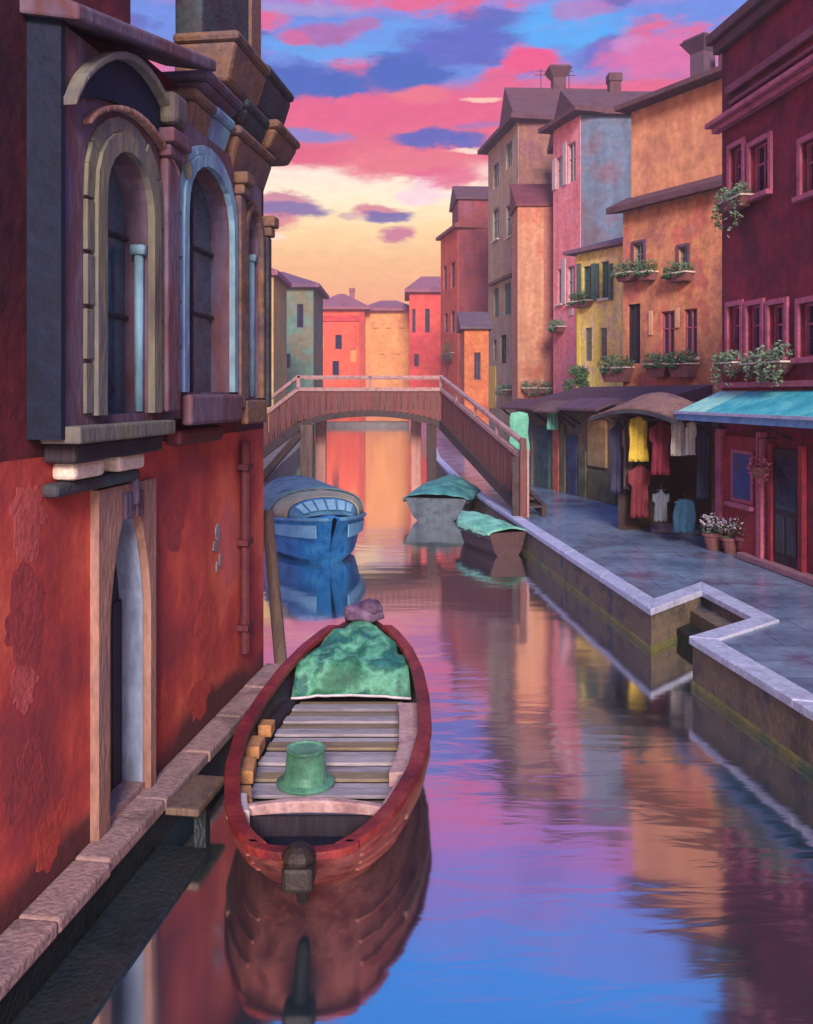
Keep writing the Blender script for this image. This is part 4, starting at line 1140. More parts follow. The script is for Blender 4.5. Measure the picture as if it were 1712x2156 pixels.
# yellow house
YA, YB = ((1335 - CX) * 33.2 / FOC, 33.2), ((1215 - CX) * 35.9 / FOC, 35.9)
yl, YF, rf, _ = house('yellow_house', 'small bright yellow house with green shutters between the pink and the orange houses', YA, YB, ZQ, 9.05, 5, YELL,
    wins=[W(1228, 1246, 560, 632, frame=M['shutter_green'], glass=M['glass_sky'], shutters=None, sill=M['white_trim']), W(1266, 1282, 550, 628, frame=M['shutter_green'], glass=M['shutter_green'], sill=M['white_trim']),
          W(1232, 1246, 690, 760, frame=M['shutter_grey'], glass=M['shutter_grey']), W(1264, 1278, 690, 760, frame=M['shutter_grey'], glass=M['shutter_grey'])],
    rooft=dict(rise=1.6, over=.4, mat=pm('roof_violet', [c(110, 84, 100), c(128, 98, 110)], 2), kind='shed', th=.13))
for pxa, pxb, pya, pyb in ((1216, 1222, 540, 820), (1256, 1261, 650, 810)):
    ua, zt = YF.uz(pxb, pya); ub, _ = YF.uz(pxa, pya); _, zb = YF.uz(pxa, pyb)
    mb = MB(); YF.box(mb, ua, ub, zb, zt, .003, .04); mb.build('lemon_strip', pm('lemon_paint', [c(236, 214, 72), c(244, 226, 94)], 3), yl)
for px_ in (1222, 1252, 1260, 1288):
    u, zt = YF.uz(px_, 555); _, zb = YF.uz(px_, 632)
    mb = MB(); YF.box(mb, u - .1, u + .1, zb, zt, .05, .1); mb.build('shutter', M['shutter_green'], yl)

# pink tall house (+ blue grey gable side)
PA, PB = ((1222 - CX) * 44.8 / FOC, 44.8), ((1165 - CX) * 47.7 / FOC, 47.7)
pk, PF, rf, _ = house('pink_house', 'tall narrow pink house with pale shutters and a blue grey side wall', PA, PB, ZQ, 17.4, 4.6, PINKW,
    wins=[W(1172, 1184, 330, 396, frame=M['shutter_pale'], glass=M['glass_sky'], shutters=None), W(1196, 1212, 300, 384, frame=M['shutter_pale'], glass=M['glass_sky']),
          W(1174, 1184, 566, 640, frame=M['shutter_pale'], glass=M['glass_sky'], sill=M['white_trim']), W(1195, 1210, 560, 640, frame=M['shutter_pale'], glass=M['glass_sky'], sill=M['white_trim'])],
    rooft=dict(rise=1.5, over=.6, mat=M['roof_dark'], kind='hip', inset=.45, th=.22))
for px_, py0, py1 in ((1190, 300, 390), (1168, 335, 400), (1188, 545, 640), (1204, 650, 664)):
    u, zt = PF.uz(px_, py0); _, zb = PF.uz(px_, py1)
    mb = MB(); PF.box(mb, u - .2, u + .2, zb, zt, .005, .06); mb.build('shutter', M['shutter_pale'], pk)
SF = Frame((PA[0] + 5.8, PA[1] + .2), (PA[0] + .03, PA[1]))
mb = MB(); SF.wall(mb, 0, SF.L, ZQ, 17.35, 4.8); mb.build('side_wall', BLUEGR, pk)
rf2 = roof(SF, pk, 0, SF.L, 7, 17.36, rise=2.2, over=.3, mat=M['roof_dark'], kind='gable', th=.2)
chimney(rf2, SF, 3.2, -3.4, 19.2, 20.6, .6, M['roof_dark'], False)

# beige tall house with brown side wall
BA, BB = ((1091 - CX) * 53.5 / FOC, 53.5), ((1028 - CX) * 60.5 / FOC, 60.5)
bg, BF, rf, _ = house('beige_house', 'tall beige house with grey shuttered windows behind the right end of the footbridge', BA, BB, ZQ, 19.7, 4.6, BEIG,
    wins=[W(1038, 1050, 345, 395, frame=M['shutter_grey'], glass=M['glass_dark']), W(1066, 1078, 300, 352, frame=M['shutter_grey'], glass=M['glass_dark']),
          W(1038, 1050, 440, 505, frame=M['shutter_grey'], glass=M['glass_dark'], sill=M['white_trim']), W(1066, 1080, 430, 498, frame=M['shutter_grey'], glass=M['glass_dark'], sill=M['white_trim']),
          W(1040, 1050, 606, 668, frame=M['shutter_green'], glass=M['shutter_green']), W(1062, 1076, 596, 662, frame=M['shutter_green'], glass=M['shutter_green']),
          W(1038, 1046, 715, 760, frame=M['shutter_grey'], glass=M['glass_dark']), W(1054, 1066, 705, 765, frame=M['dark_wood'], glass=M['glass_dark'])],
    rooft=dict(rise=2.0, over=.6, mat=M['roof_dark'], kind='hip', inset=.3, th=.25))
ya, zt = BF.uz(1032, 772); yb_, zb = BF.uz(1045, 860)
mb = MB(); BF.box(mb, yb_, ya, zb, zt, .004, .06); mb.build('yellow_panel', pm('banner_yellow', [c(208, 172, 84), c(220, 186, 90)], 3), bg)
mb = MB(); BF.box(mb, BF.uz(1082, 600)[0], BF.uz(1034, 600)[0], BF.uz(1058, 592)[1], BF.uz(1058, 592)[1] + .18, .004, .25); mb.build('lintel', M['brown_stone'], bg)
SB = Frame((BA[0] + 4.6, BA[1] + .2), (BA[0] + .03, BA[1]))
mb = MB(); SB.wall(mb, 0, SB.L, ZQ, 19.65, 5); mb.build('side_wall', BROWNW, bg)
rf = roof(SB, bg, -1.4, SB.L, 7, 19.66, rise=3.0, over=.3, mat=M['roof_dark'], kind='gable', th=.22)
chimney(rf, SB, SB.uz(1202, 190)[0], -3.5, 22.2, 24.0, .8, M['roof_dark'])
for px_ in (1163, 1226):
    u = SB.uz(px_, 200)[0]
    mb = MB(); p = SB.p(u, -3.5, 22.8); mb.tube([p, p + Vector((0, 0, 1.3))], .03, 6)
    mb.beam(p + Vector((-.4, 0, .9)), p + Vector((.4, 0, .9)), .04, .04); mb.beam(p + Vector((-.28, 0, 1.15)), p + Vector((.28, 0, 1.15)), .04, .04)
    mb.build('aerial', M['roof_dark'], rf)

# tan annex in front of the beige house
TA, TB = ((1172 - CX) * 49 / FOC, 49), ((1090 - CX) * 49 / FOC, 49)
tn, TF, rf, _ = house('tan_house', 'narrow blank tan house with a lean-to roof in front of the beige house', TA, TB, ZQ, 13.7, 2.6, TANW,
    rooft=dict(rise=1.7, over=.12, mat=pm('roof_wine', [c(104, 52, 66), c(122, 66, 70)], 2), kind='shed', th=.15))
mb = MB(); TF.box(mb, .0, .7, 2.9, 13.6, .003, .03); mb.build('red_strip', pm('faded_red', [c(156, 96, 84), c(170, 110, 96)], 1), tn)

# red-orange house farther along
KA, KB = ((964 - CX) * 70 / FOC, 70.0), ((928 - CX) * 75.6 / FOC, 75.6)
ko, KF, rf, _ = house('terracotta_house', 'tall terracotta house with a maroon side wall beyond the footbridge', KA, KB, ZQ, 16.4, 9, ROSEW,
    wins=[W(934, 941, 560, 610, frame=M['mauve_stone'], glass=M['glass_dark']), W(950, 958, 552, 606, frame=M['mauve_stone'], glass=M['glass_dark']),
          W(936, 943, 660, 700, frame=M['mauve_stone'], glass=M['glass_dark']), W(950, 958, 655, 700, frame=M['mauve_stone'], glass=M['glass_dark'])],
    rooft=dict(rise=3.0, over=.35, mat=pm('roof_brick', [c(120, 58, 62), c(140, 72, 70)], 2), kind='gable', th=.25))
SK = Frame((KA[0] + 4.6, KA[1] + .25), (KA[0] + .04, KA[1]))
mb = MB(); SK.wall(mb, 0, SK.L, ZQ, 18.6, 4.5); mb.build('side_wall', MARW, ko)
roof(SK, ko, 0, SK.L, 4.8, 18.61, rise=1.4, over=.2, mat=M['roof_dark'], kind='gable', th=.2)
# small orange house
sm_, SFm, rf, _ = house('small_orange_house', 'low orange house with a grey roof just behind the footbridge flight', ((1029 - CX) * 43 / FOC, 43), ((978 - CX) * 43 / FOC, 43), ZQ, 6.6, 2.8, pm('amber_wall', [c(186, 104, 66), c(200, 118, 72), c(176, 88, 64)], .8),
    wins=[W(998, 1012, 742, 800, frame=M['mauve_stone'], glass=M['glass_dark'])],
    rooft=dict(rise=1.0, over=.2, mat=pm('roof_ash', [c(96, 78, 88), c(112, 92, 98)], 2), kind='shed', th=.1))

# ------------------------------------------------------------------ far houses
def far(name, label, px0, px1, pyt, d, depth, mat, rise, over, kind, rmat, wins=(), inset=.35, yaw=0, z1=None):
    A_ = ((px1 - CX) * d / FOC, d); B_ = ((px0 - CX) * d / FOC, d)
    z1 = CAMH + (HZ - pyt) * d / FOC
    return house(name, label, A_, B_, .5, z1, depth, mat, wins=wins, rooft=dict(rise=rise, over=over, mat=rmat, kind=kind, th=.3, inset=inset), group='houses across the far end of the canal')
ww = dict(frame=M['mauve_stone'], glass=M['glass_dark'], mull=False)
wo = dict(frame=pm('ochre_frame', [c(196, 140, 90), c(206, 150, 96)], 3), glass=pm('amber_pane', [c(200, 130, 70), c(212, 146, 84)], 3, .4), mull=False)
FR = pm('far_red', [c(206, 86, 68), c(220, 98, 72), c(208, 92, 84)], .22, .9, .2)
FO = pm('far_ochre', [c(206, 140, 92), c(216, 152, 96), c(200, 132, 96)], .22, .9, .2)
FC = pm('far_crimson', [c(196, 70, 72), c(210, 80, 76), c(216, 92, 72)], .22, .9, .2)
FG = pm('far_green', [c(100, 112, 98), c(92, 128, 116), c(126, 116, 92), c(84, 132, 124)], .3, .9, .2)
FY = pm('far_yellow', [c(188, 156, 96), c(176, 150, 100), c(150, 146, 106)], .3, .9, .2)
h, F_, rf, _ = far('far_red_house', 'bright red house with a violet hipped roof and one chimney across the far water', 660, 768, 652, 100, 8, FR, 1.9, .6, 'hip', M['roof_plum'],
    wins=[W(668, 682, 705, 735, **wo), W(706, 720, 705, 735, **ww), W(738, 750, 735, 762, **wo), W(700, 714, 760, 790, **ww)], inset=.45)
chimney(rf, F_, F_.L * .28, -3, F_.p(0, 0, 13.8).z, 15.6, .55, M['roof_plum'], False)
mb = MB(); F_.box(mb, .05, .6, .5, 12.6, .01, .12); mb.build('corner_strip', pm('far_brick', [c(176, 74, 66), c(190, 84, 70)], .5), h)
mb = MB(); F_.box(mb, 0, F_.L, 11.6, 12.2, .01, .15); mb.build('string_course', FC, h)
far('far_ochre_house', 'plain ochre house with a low violet roof between two red houses', 769, 866, 655, 101, 8, FO, 1.3, .6, 'hip', M['roof_plum'],
    wins=[W(784, 796, 690, 722, **wo), W(812, 824, 690, 722, **wo), W(840, 852, 690, 722, **wo), W(798, 810, 745, 775, **wo), W(832, 844, 745, 775, **wo)])
far('far_crimson_house', 'crimson house with a violet roof left of the terracotta house', 862, 962, 616, 94, 8, FC, 1.9, .5, 'hip', M['roof_plum'],
    wins=[W(868, 875, 650, 700, **ww), W(895, 905, 650, 700, **ww), W(872, 882, 745, 772, **ww)], inset=.3)
far('far_green_house', 'grey green house with a dark violet roof left of the bright red house', 480, 660, 606, 70, 8, FG, 1.5, .5, 'hip', pm('roof_grape', [c(104, 74, 100), c(128, 88, 104)], .8),
    wins=[W(590, 604, 640, 690, **ww), W(625, 639, 640, 690, **ww), W(598, 612, 745, 775, **ww)], inset=.45)
far('far_yellow_house', 'narrow dull yellow house just past the corner of the red palazzo', 440, 576, 580, 55, 6, FY, .8, .3, 'hip', M['roof_plum'],
    wins=[W(556, 566, 740, 790, **wo)])

# ------------------------------------------------------------------ flower boxes
def flower_box(F, px, py, w, label, drop=.1, n=230, hb=.16, leaf='leaf', h=.22, k=1.0):
    u, z = F.uz(px, py)
    w, drop, hb, h = w * k, drop * k, hb * k, h * k
    t = thing('flower_box', tuple(F.p(u, .15, z - hb)), label, 'flower box', 'flower boxes on the house fronts')
    mb = MB()
    q = lambda f, z_: [F.p(u - w / 2 * f, (.15 + .12 * f) * k, z_), F.p(u - w / 2 * f, .03, z_), F.p(u + w / 2 * f, .03, z_), F.p(u + w / 2 * f, (.15 + .12 * f) * k, z_)]
    mb.hexa(q(.72, z - hb) + q(1, z)); mb.build('box', M['pot'], t, bev=.015)
    mb = MB(); F.box(mb, u - w / 2 - .02, u + w / 2 + .02, z + .002, z + .03 * k, .02, .3 * k); mb.build('rim', M['white_trim'], t)
    mb = MB()
    m = max(2, int(w / k / .28))
    for i in range(m):
        uu = u - w / 2 + w * (i + .5) / m
        leaves(mb, F.p(uu, .17 * k, z + h * .5 + random.uniform(-.03, .06)), (.2 * k, .2 * k, h * random.uniform(.6, 1)), n // m, .045 * k)
    if drop:
        for i in range(5):
            uu = u + random.uniform(-.45, .45) * w
            leaves(mb, F.p(uu, .28 * k, z - drop * .4), (.12 * k, .1 * k, drop * random.uniform(.4, 1)), n // 8, .045 * k)
    mb.build('foliage', M[leaf], t, kind='stuff')
    return t
flower_box(CF, 1562, 424, 1.0, 'trailing flower box under the upper windows of the crimson house', .55, 320, leaf='leaf_pale')
flower_box(CF, 1552, 766, .75, 'flower box under the leftmost lower window of the crimson house', .35, 260, leaf='leaf_pale')
flower_box(CF, 1632, 766, 1.35, 'longer flower box under the right lower windows of the crimson house', .35, 380, leaf='leaf_pale')
flower_box(OF, 1330, 578, .5, 'upper left flower box of the orange house, below the pale window', .06, 200, k=1.5)
flower_box(OF, 1372, 576, .42, 'upper flower box of the orange house between its two top windows', .05, 170, k=1.5)
flower_box(OF, 1440, 578, .6, 'upper right flower box of the orange house', .08, 220, k=1.5)
flower_box(OF, 1308, 776, .85, 'lower left flower box of the orange house under the dark balcony door', .1, 300, hb=.3, k=1.5)
flower_box(OF, 1398, 768, .62, 'lower middle flower box of the orange house', .06, 260, hb=.26, k=1.5)
flower_box(OF, 1448, 768, .62, 'lower right flower box of the orange house', .06, 260, hb=.26, k=1.5)
flower_box(YF, 1232, 636, .8, 'flower box under the upper window of the yellow house', .06, 240, k=1.35)
flower_box(PF, 1180, 690, .8, 'dull green flower box low on the pink house', .1, 240, leaf='leaf_pale', k=1.6)
flower_box(BF, 1070, 822, 1.1, 'grey green flower box at the foot of the beige house', .2, 240, leaf='leaf_pale', k=1.75)
flower_box(TF, 1130, 818, 1.0, 'grey green planter at the foot of the tan house', .2, 240, leaf='leaf_pale', k=1.7)
flower_box(KF, 946, 745, 3.4, 'dark green planter hanging on the terracotta house beyond the footbridge', .45, 420, hb=.6, h=.9)
def shrub(px, py, d, r, label, n=1100):
    p = P(px, py, d)
    t = thing('climbing_shrub', (p.x, p.y, p.z - r[2]), label, 'shrub')
    mb = MB()
    for k in range(7):
        q = p + Vector((random.uniform(-.6, .6) * r[0], random.uniform(-.4, .4) * r[1], random.uniform(-.7, .7) * r[2]))
        leaves(mb, q, (r[0] * .5, r[1] * .6, r[2] * .4), n // 7, .07)
    mb.build('foliage', M['leaf'], t, kind='stuff')
    mb = MB(); mb.tube([(p.x, p.y + .1, p.z - r[2] * 1.6), (p.x + .03, p.y + .1, p.z - r[2]), (p.x, p.y, p.z)], [.04, .03, .03], 6); mb.lathe((p.x, p.y + .1, p.z - r[2] * 1.6 - .28), [(.12, 0), (.17, .25), (.19, .3), (.15, .3)], 10); mb.build('wall_pot', M['pot'], t)
shrub(1212, 800, 33.6, (.5, .4, .62), 'dark green climbing shrub between the pink and the yellow house')

# ------------------------------------------------------------------ market under the houses
def ground_front(F, house_, items):
    for px0, px1, z0, z1, mat, name in items:
        ua, ub = F.uz(px1, 900)[0], F.uz(px0, 900)[0]
        mb = MB(); F.box(mb, ua, ub, z0, z1, .004, .08); mb.build(name, mat, house_, bev=.01)
SALM = solid('salmon_paint', (172, 96, 84)); DTEAL = solid('deep_teal', (52, 82, 92)); NAVYP = solid('navy_paint', (50, 62, 100)); OLV = solid('olive_paint', (98, 96, 74)); OCHR = solid('ochre_paint', (164, 132, 90))
ground_front(HF, rw, [(1090, 1104, ZQ, 2.5, DTEAL, 'shop_door'), (1108, 1124, ZQ, 2.6, solid('slate_paint', (84, 92, 96)), 'shop_window'), (1134, 1160, ZQ, 2.5, DTEAL, 'shop_door'),
    (1168, 1180, ZQ, 2.8, SALM, 'pilaster'), (1184, 1194, ZQ, 2.6, OLV, 'pilaster'), (1198, 1218, ZQ, 2.3, NAVYP, 'shop_door'), (1222, 1238, ZQ, 1.9, OLV, 'stall_front'),
    (1242, 1280, 1.5, 2.8, OCHR, 'sign_board'), (1242, 1300, ZQ, 1.4, OLV, 'stall_front')])
def eave_canopy(F, px0, px1, z, out_, label, mat):
    ua, ub = F.uz(px1, 850)[0], F.uz(px0, 850)[0]
    mb = MB()
    mb.hexa([F.p(ua, out_, z - .3), F.p(ua, .01, z - .05), F.p(ub, .01, z - .05), F.p(ub, out_, z - .3), F.p(ua, out_, z - .24), F.p(ua, .01, z + .06), F.p(ub, .01, z + .06), F.p(ub, out_, z - .24)])
    t = thing('shop_canopy', tuple(F.p((ua + ub) / 2, 0, z - .3)), label, 'canopy')
    mb.build('canopy_sheet', mat, t)
    for u in (ua + .1, ub - .1):
        mb = MB(); mb.beam(F.p(u, .01, z - .7), F.p(u, out_ - .05, z - .3), .05, .05); mb.build('strut', M['dark_wood'], t)
eave_canopy(HF, 1088, 1156, 3.3, .6, 'dusky plank canopy over the shops nearest the footbridge', M['roof_dark'])
eave_canopy(HF, 1160, 1214, 3.25, .6, 'dull brown canopy in the middle of the shop row', pm('canopy_umber', [c(98, 76, 74), c(120, 92, 84)], 2))
eave_canopy(HF, 1218, 1306, 3.35, .7, 'mauve canopy at the near end of the shop row', pm('canopy_mauve', [c(92, 68, 82), c(110, 80, 90)], 2))
def garment(px, py0, py1, w, d, mat, label, cat='garment', sleeves=True):
    a, b = P(px, py0, d), P(px, py1, d)
    H = a.z - b.z
    t = thing('hanging_garment', (b.x, b.y, b.z), label, cat, 'clothes hung out in the arcade')
    mb = MB(); n, k = 11, 14
    fr_, bk_ = [], []
    for j in range(k + 1):
        for i in range(n + 1):
            s = i / n - .5; v = j / k
            if sleeves:
                sh = .34 if v < .03 else .8 if v < .08 else 1.2 if v < .36 else .72 + .2 * v
            else:
                sh = .96 + .06 * math.sin(v * 9 + px)
            x = a.x + s * w * sh * (1 + .14 * v); z = a.z - v * H - (abs(s) * .12 if v < .1 else 0)
            y = a.y + (.035 * math.sin(s * 19 + px + v * 1.5) + .02 * math.sin(s * 41 + px * 2)) * (.3 + v)
            fr_.append((x, y - .02, z)); bk_.append((x, y + .02, z))
    N_ = len(fr_); fs = []
    for j in range(k):
        for i in range(n):
            q = j * (n + 1) + i
            fs.append((q, q + 1, q + n + 2, q + n + 1)); fs.append((q + N_, q + n + 1 + N_, q + n + 2 + N_, q + 1 + N_))
    for j in range(k):
        for i in (0, n):
            q = j * (n + 1) + i; fs.append((q, q + n + 1, q + n + 1 + N_, q + N_))
    for i in range(n):
        for j in (0, k):
            q = j * (n + 1) + i; fs.append((q, q + 1, q + 1 + N_, q + N_))
    mb.add(fr_ + bk_, fs); mb.build('cloth', mat, t, smooth=True)
    mb = MB(); mb.beam((a.x - w * .34, a.y, a.z - .01), (a.x + w * .34, a.y, a.z - .01), .02, .02); mb.tube([(a.x, a.y, a.z - .01), (a.x, a.y, a.z + .12)], .008, 5); mb.build('hanger', M['dark_wood'], t)
CL = dict(yellow=solid('cloth_yellow', (196, 166, 60), 12), wine=solid('cloth_wine', (118, 32, 54), 12), white=solid('cloth_white', (186, 178, 172), 14), mint=solid('cloth_mint', (106, 178, 152), 14),
          teal=solid('cloth_teal', (38, 78, 108), 10), red=solid('cloth_red', (110, 38, 48), 12), brown=solid('cloth_brown', (84, 66, 66), 8), navy=solid('cloth_navy', (46, 46, 74), 8), grey=solid('cloth_grey', (100, 106, 120), 10))
def dO(px, out_=.15):
    dr_ = Vector(((px - CX) / FOC, 1, 0)); p = AF.A + AF.N * out_
    return p.dot(AF.N) / dr_.dot(AF.N)
garment(1302, 884, 1040, .32, dO(1302), CL['navy'], 'long dark blue garment at the left end of the arcade')
garment(1324, 884, 1030, .22, dO(1324), CL['brown'], 'brown garment left of the yellow cloth')
garment(1344, 876, 972, .36, dO(1344, .3), CL['yellow'], 'bright yellow cloth hanging in the dark arcade', sleeves=False)
garment(1348, 975, 1090, .4, dO(1348, .1), CL['red'], 'long red dress hanging below the yellow cloth')
garment(1392, 884, 1000, .38, dO(1392, .2), CL['wine'], 'dark wine coloured garment beside the white cloths')
garment(1427, 884, 960, .26, dO(1427, .3), CL['white'], 'left white cloth, the broader of the two in the arcade', sleeves=False)
garment(1456, 886, 958, .2, dO(1456, .3), CL['white'], 'right white cloth, the narrower one next to the awning', sleeves=False)
garment(1478, 900, 1050, .2, dO(1478, .2), CL['navy'], 'dark indigo garment next to the crimson shop post')
garment(1442, 1050, 1122, .42, dO(1442, .25), CL['teal'], 'deep teal cloth hanging low beside the crimson shop', sleeves=False)
garment(1392, 1030, 1098, .28, dO(1392, .1), CL['grey'], 'slate grey cloth low in the arcade')
garment(1093, 866, 950, .55, 27.0, CL['mint'], 'broad mint green cloth above the foot of the footbridge', sleeves=False)
garment(1163, 864, 905, .3, 27.0, CL['mint'], 'small mint green cloth hanging right of the broad one', sleeves=False)
mb = MB(); mb.beam(AF.p(.1, .22, 2.98), AF.p(AF.L - .1, .22, 2.98), .04, .04)
for u in (.12, AF.L - .12): mb.beam(AF.p(u, .004, 2.98), AF.p(u, .24, 2.98), .04, .04)
mb.build('clothes_rail', M['dark_wood'], label='dark rail carrying the clothes under the brown canopy', cat='rail')
# step slab and pots in front of the shops
a, b = G(1372, 1122, ZQ), G(1500, 1128, ZQ)
mb = MB(); mb.hexa([(a.x, a.y - .0, ZQ + .004), (b.x, b.y, ZQ + .004), (b.x + .2, b.y + .9, ZQ + .004), (a.x + .2, a.y + .9, ZQ + .004), (a.x, a.y, ZQ + .1), (b.x, b.y, ZQ + .1), (b.x + .2, b.y + .9, ZQ + .1), (a.x + .2, a.y + .9, ZQ + .1)])
mb.build('shop_step', pm('step_stone', [c(118, 108, 126), c(134, 124, 138)], 3), bev=.02, label='low grey stone step in front of the clothes arcade', cat='step')
def pot(px, py, s, label, blossom):
    p = G(px, py, ZQ)
    t = thing('flower_pot', tuple(p), label, 'flower pot', 'flower pots by the shop front')
    mb = MB(); mb.lathe(p, [(.09 * s, .004), (.14 * s, .2 * s), (.16 * s, .21 * s), (.16 * s, .25 * s), (.12 * s, .25 * s)], 12); mb.build('pot', M['pot'], t, smooth=False)
    mb = MB(); leaves(mb, p + Vector((0, 0, .36 * s)), (.2 * s, .2 * s, .15 * s), 140, .04); mb.build('foliage', M['leaf'], t, kind='stuff')
    mb = MB(); leaves(mb, p + Vector((0, 0, .42 * s)), (.2 * s, .2 * s, .13 * s), 120, .035); mb.build('blossom', M[blossom], t, kind='stuff')
pot(1502, 1158, 1.3, 'pot of white flowers at the left foot of the crimson shop', 'flower_white')
pot(1540, 1166, 1.2, 'pot of pale flowers in the middle of the row by the crimson shop', 'flower_white')
pot(1576, 1172, 1.4, 'tallest pot of white flowers beside the pink shop post', 'flower_white')
pot(1352, 1098, 1.0, 'small pot of pale flowers at the end of the stone step', 'flower_white')
def basket(px, py, label):
    u, z = CF.uz(px, py); p = CF.p(u, .3, z)
    t = thing('hanging_basket', tuple(p), label, 'flower basket')
    mb = MB(); mb.lathe(p, [(.03, -.18), (.12, -.1), (.16, 0), (.17, .03)], 12); mb.build('basket', M['pot'], t)
    mb = MB(); leaves(mb, p + Vector((0, 0, .08)), (.2, .2, .15), 200, .04, .25); mb.build('blossom', M['flower_pink'], t, kind='stuff')
    mb = MB(); mb.tube([CF.p(u, .01, z + .5), CF.p(u, .3, z + .5), p + Vector((0, 0, .05))], .012, 5); mb.build('bracket', M['dark_wood'], t)
basket(1632, 985, 'basket of pink flowers hanging between the shop window and the dark shop door')

# ------------------------------------------------------------------ boats
def smoothi(xs, ys, x):
    if x <= xs[0]: return ys[0]
    for (a, b, p, q) in zip(xs, xs[1:], ys, ys[1:]):
        if x <= b:
            t = (x - a) / (b - a); return p + (q - p) * t
    return ys[-1]
# --- the near boat
BOX = [5.80, 5.84, 5.95, 6.17, 6.5, 7.1, 7.8, 8.6, 9.3, 9.9, 10.35, 10.65, 10.8]
BHW = [.06, .2, .36, .49, .62, .76, .83, .80, .73, .60, .42, .2, .04]
BZG = [.50, .5, .5, .5, .5, .52, .55, .58, .62, .68, .75, .82, .86]
def bc(d): return -.70 + (d - 5.7) * .034
def bw(d): return smoothi(BOX, BHW, d)
def bz(d): return smoothi(BOX, BZG, d)
ds_ = []
d = 5.80
while d < 10.8: ds_.append(d); d += .11 if (d < 6.3 or d > 10.1) else .22
ds_.append(10.8)
boat = thing('rowing_boat', (-.65, 8, 0), 'dark red wooden boat with plank floor and green covered bow moored by the red wall', 'boat')
mb = MB(); rg = []
for d in ds_:
    w, z, x = bw(d), bz(d), bc(d)
    sec = [(-w, z), (-w * .97, z * .62), (-w * .84, .12), (-w * .6, -.08), (0, -.16), (w * .6, -.08), (w * .84, .12), (w * .97, z * .62), (w, z)]
    rg.append([Vector((x + a, d + max(0.0, (7.4 - d) / 1.6) ** 1.8 * .62 * (1 - b / z), b)) for a, b in sec])
mb.rings(rg, closed=False)
mb.f.append(tuple(range(9)))
HULL = pm('boat_hull', [c(78, 30, 34), c(110, 46, 46), c(134, 74, 68), c(96, 36, 38)], 2.2, .5, .35, stretch=(1, .25, 1.5))
ho = mb.build('hull', HULL, boat, smooth=True)
sm = ho.modifiers.new('solid', 'SOLIDIFY'); sm.thickness = .035; sm.offset = -1
ho.data.materials.append(pm('inner_paint', [c(40, 26, 36), c(58, 32, 40), c(40, 40, 70)], 2.4, .5, .3)); sm.material_offset = 1
GUN = pm('gunwale_red', [c(92, 26, 30), c(120, 36, 36), c(140, 58, 50)], 2.6, .5, .3)
def rail(d0, d1, sg, wd, ht, mat, name, dz=0, off=0, step=.12):
    n = max(2, int((d1 - d0) / step)); mb = MB(); rr = []
    for i in range(n + 1):
        d = d0 + (d1 - d0) * i / n; w = bw(d) + off
        xo, xi = bc(d) + sg * (w + .02), bc(d) + sg * (w - wd)
        z = bz(d) + dz
        rr.append([Vector((xo, d, z)), Vector((xi, d, z)), Vector((xi, d, z + ht)), Vector((xo, d, z + ht))])
    mb.rings(rr); return mb.build(name, mat, boat, bev=.012)
rail(5.92, 10.45, -1, .1, .06, GUN, 'gunwale'); rail(5.92, 10.45, 1, .1, .06, GUN, 'gunwale')
rail(6.7, 10.2, 1, .03, .04, pm('rub_brown', [c(112, 78, 72), c(136, 96, 88)], 3), 'rubbing_strake', -.17, -.012)
rail(6.7, 10.2, -1, .03, .04, MATS['rub_brown'], 'rubbing_strake', -.17, -.012)
def strake(f, d0_, d1_, sg):
    mb = MB(); rr = []; n = 30
    for i in range(n + 1):
        d = d0_ + (d1_ - d0_) * i / n; w, z = bw(d), bz(d)
        b = z * f
        q = (b - .12) / (z * .62 - .12); a = w * (.84 + .13 * q) if q < 1 else w * (.97 + .03 * (f - .62) / .38)
        y = d + max(0.0, (7.4 - d) / 1.6) ** 1.8 * .62 * (1 - b / z)
        x = bc(d) + sg * a
        rr.append([Vector((x + sg * .016, y, b - .012)), Vector((x - sg * .01, y, b - .012)), Vector((x - sg * .01, y, b + .02)), Vector((x + sg * .006, y, b + .02))])
    mb.rings(rr); mb.build('strake', HULL, boat)
for f in (.36, .55, .76):
    strake(f, 6.0, 10.4, 1); strake(f, 6.0, 10.4, -1)
# stern rim (rounded)
mb = MB(); rr = []
for i in range(13):
    a = math.pi * (i / 12) ; 
    x = bc(5.9) - .36 * math.cos(a); y = 5.97 - .16 * math.sin(a)
    o = Vector((math.cos(a) * -1, -math.sin(a), 0))
    p = Vector((x, y, .5))
    rr.append([p + o * .03, p - o * .07, p - o * .07 + Vector((0, 0, .06)), p + o * .03 + Vector((0, 0, .06))])
mb.rings(rr); mb.build('stern_rim', GUN, boat, bev=.012)
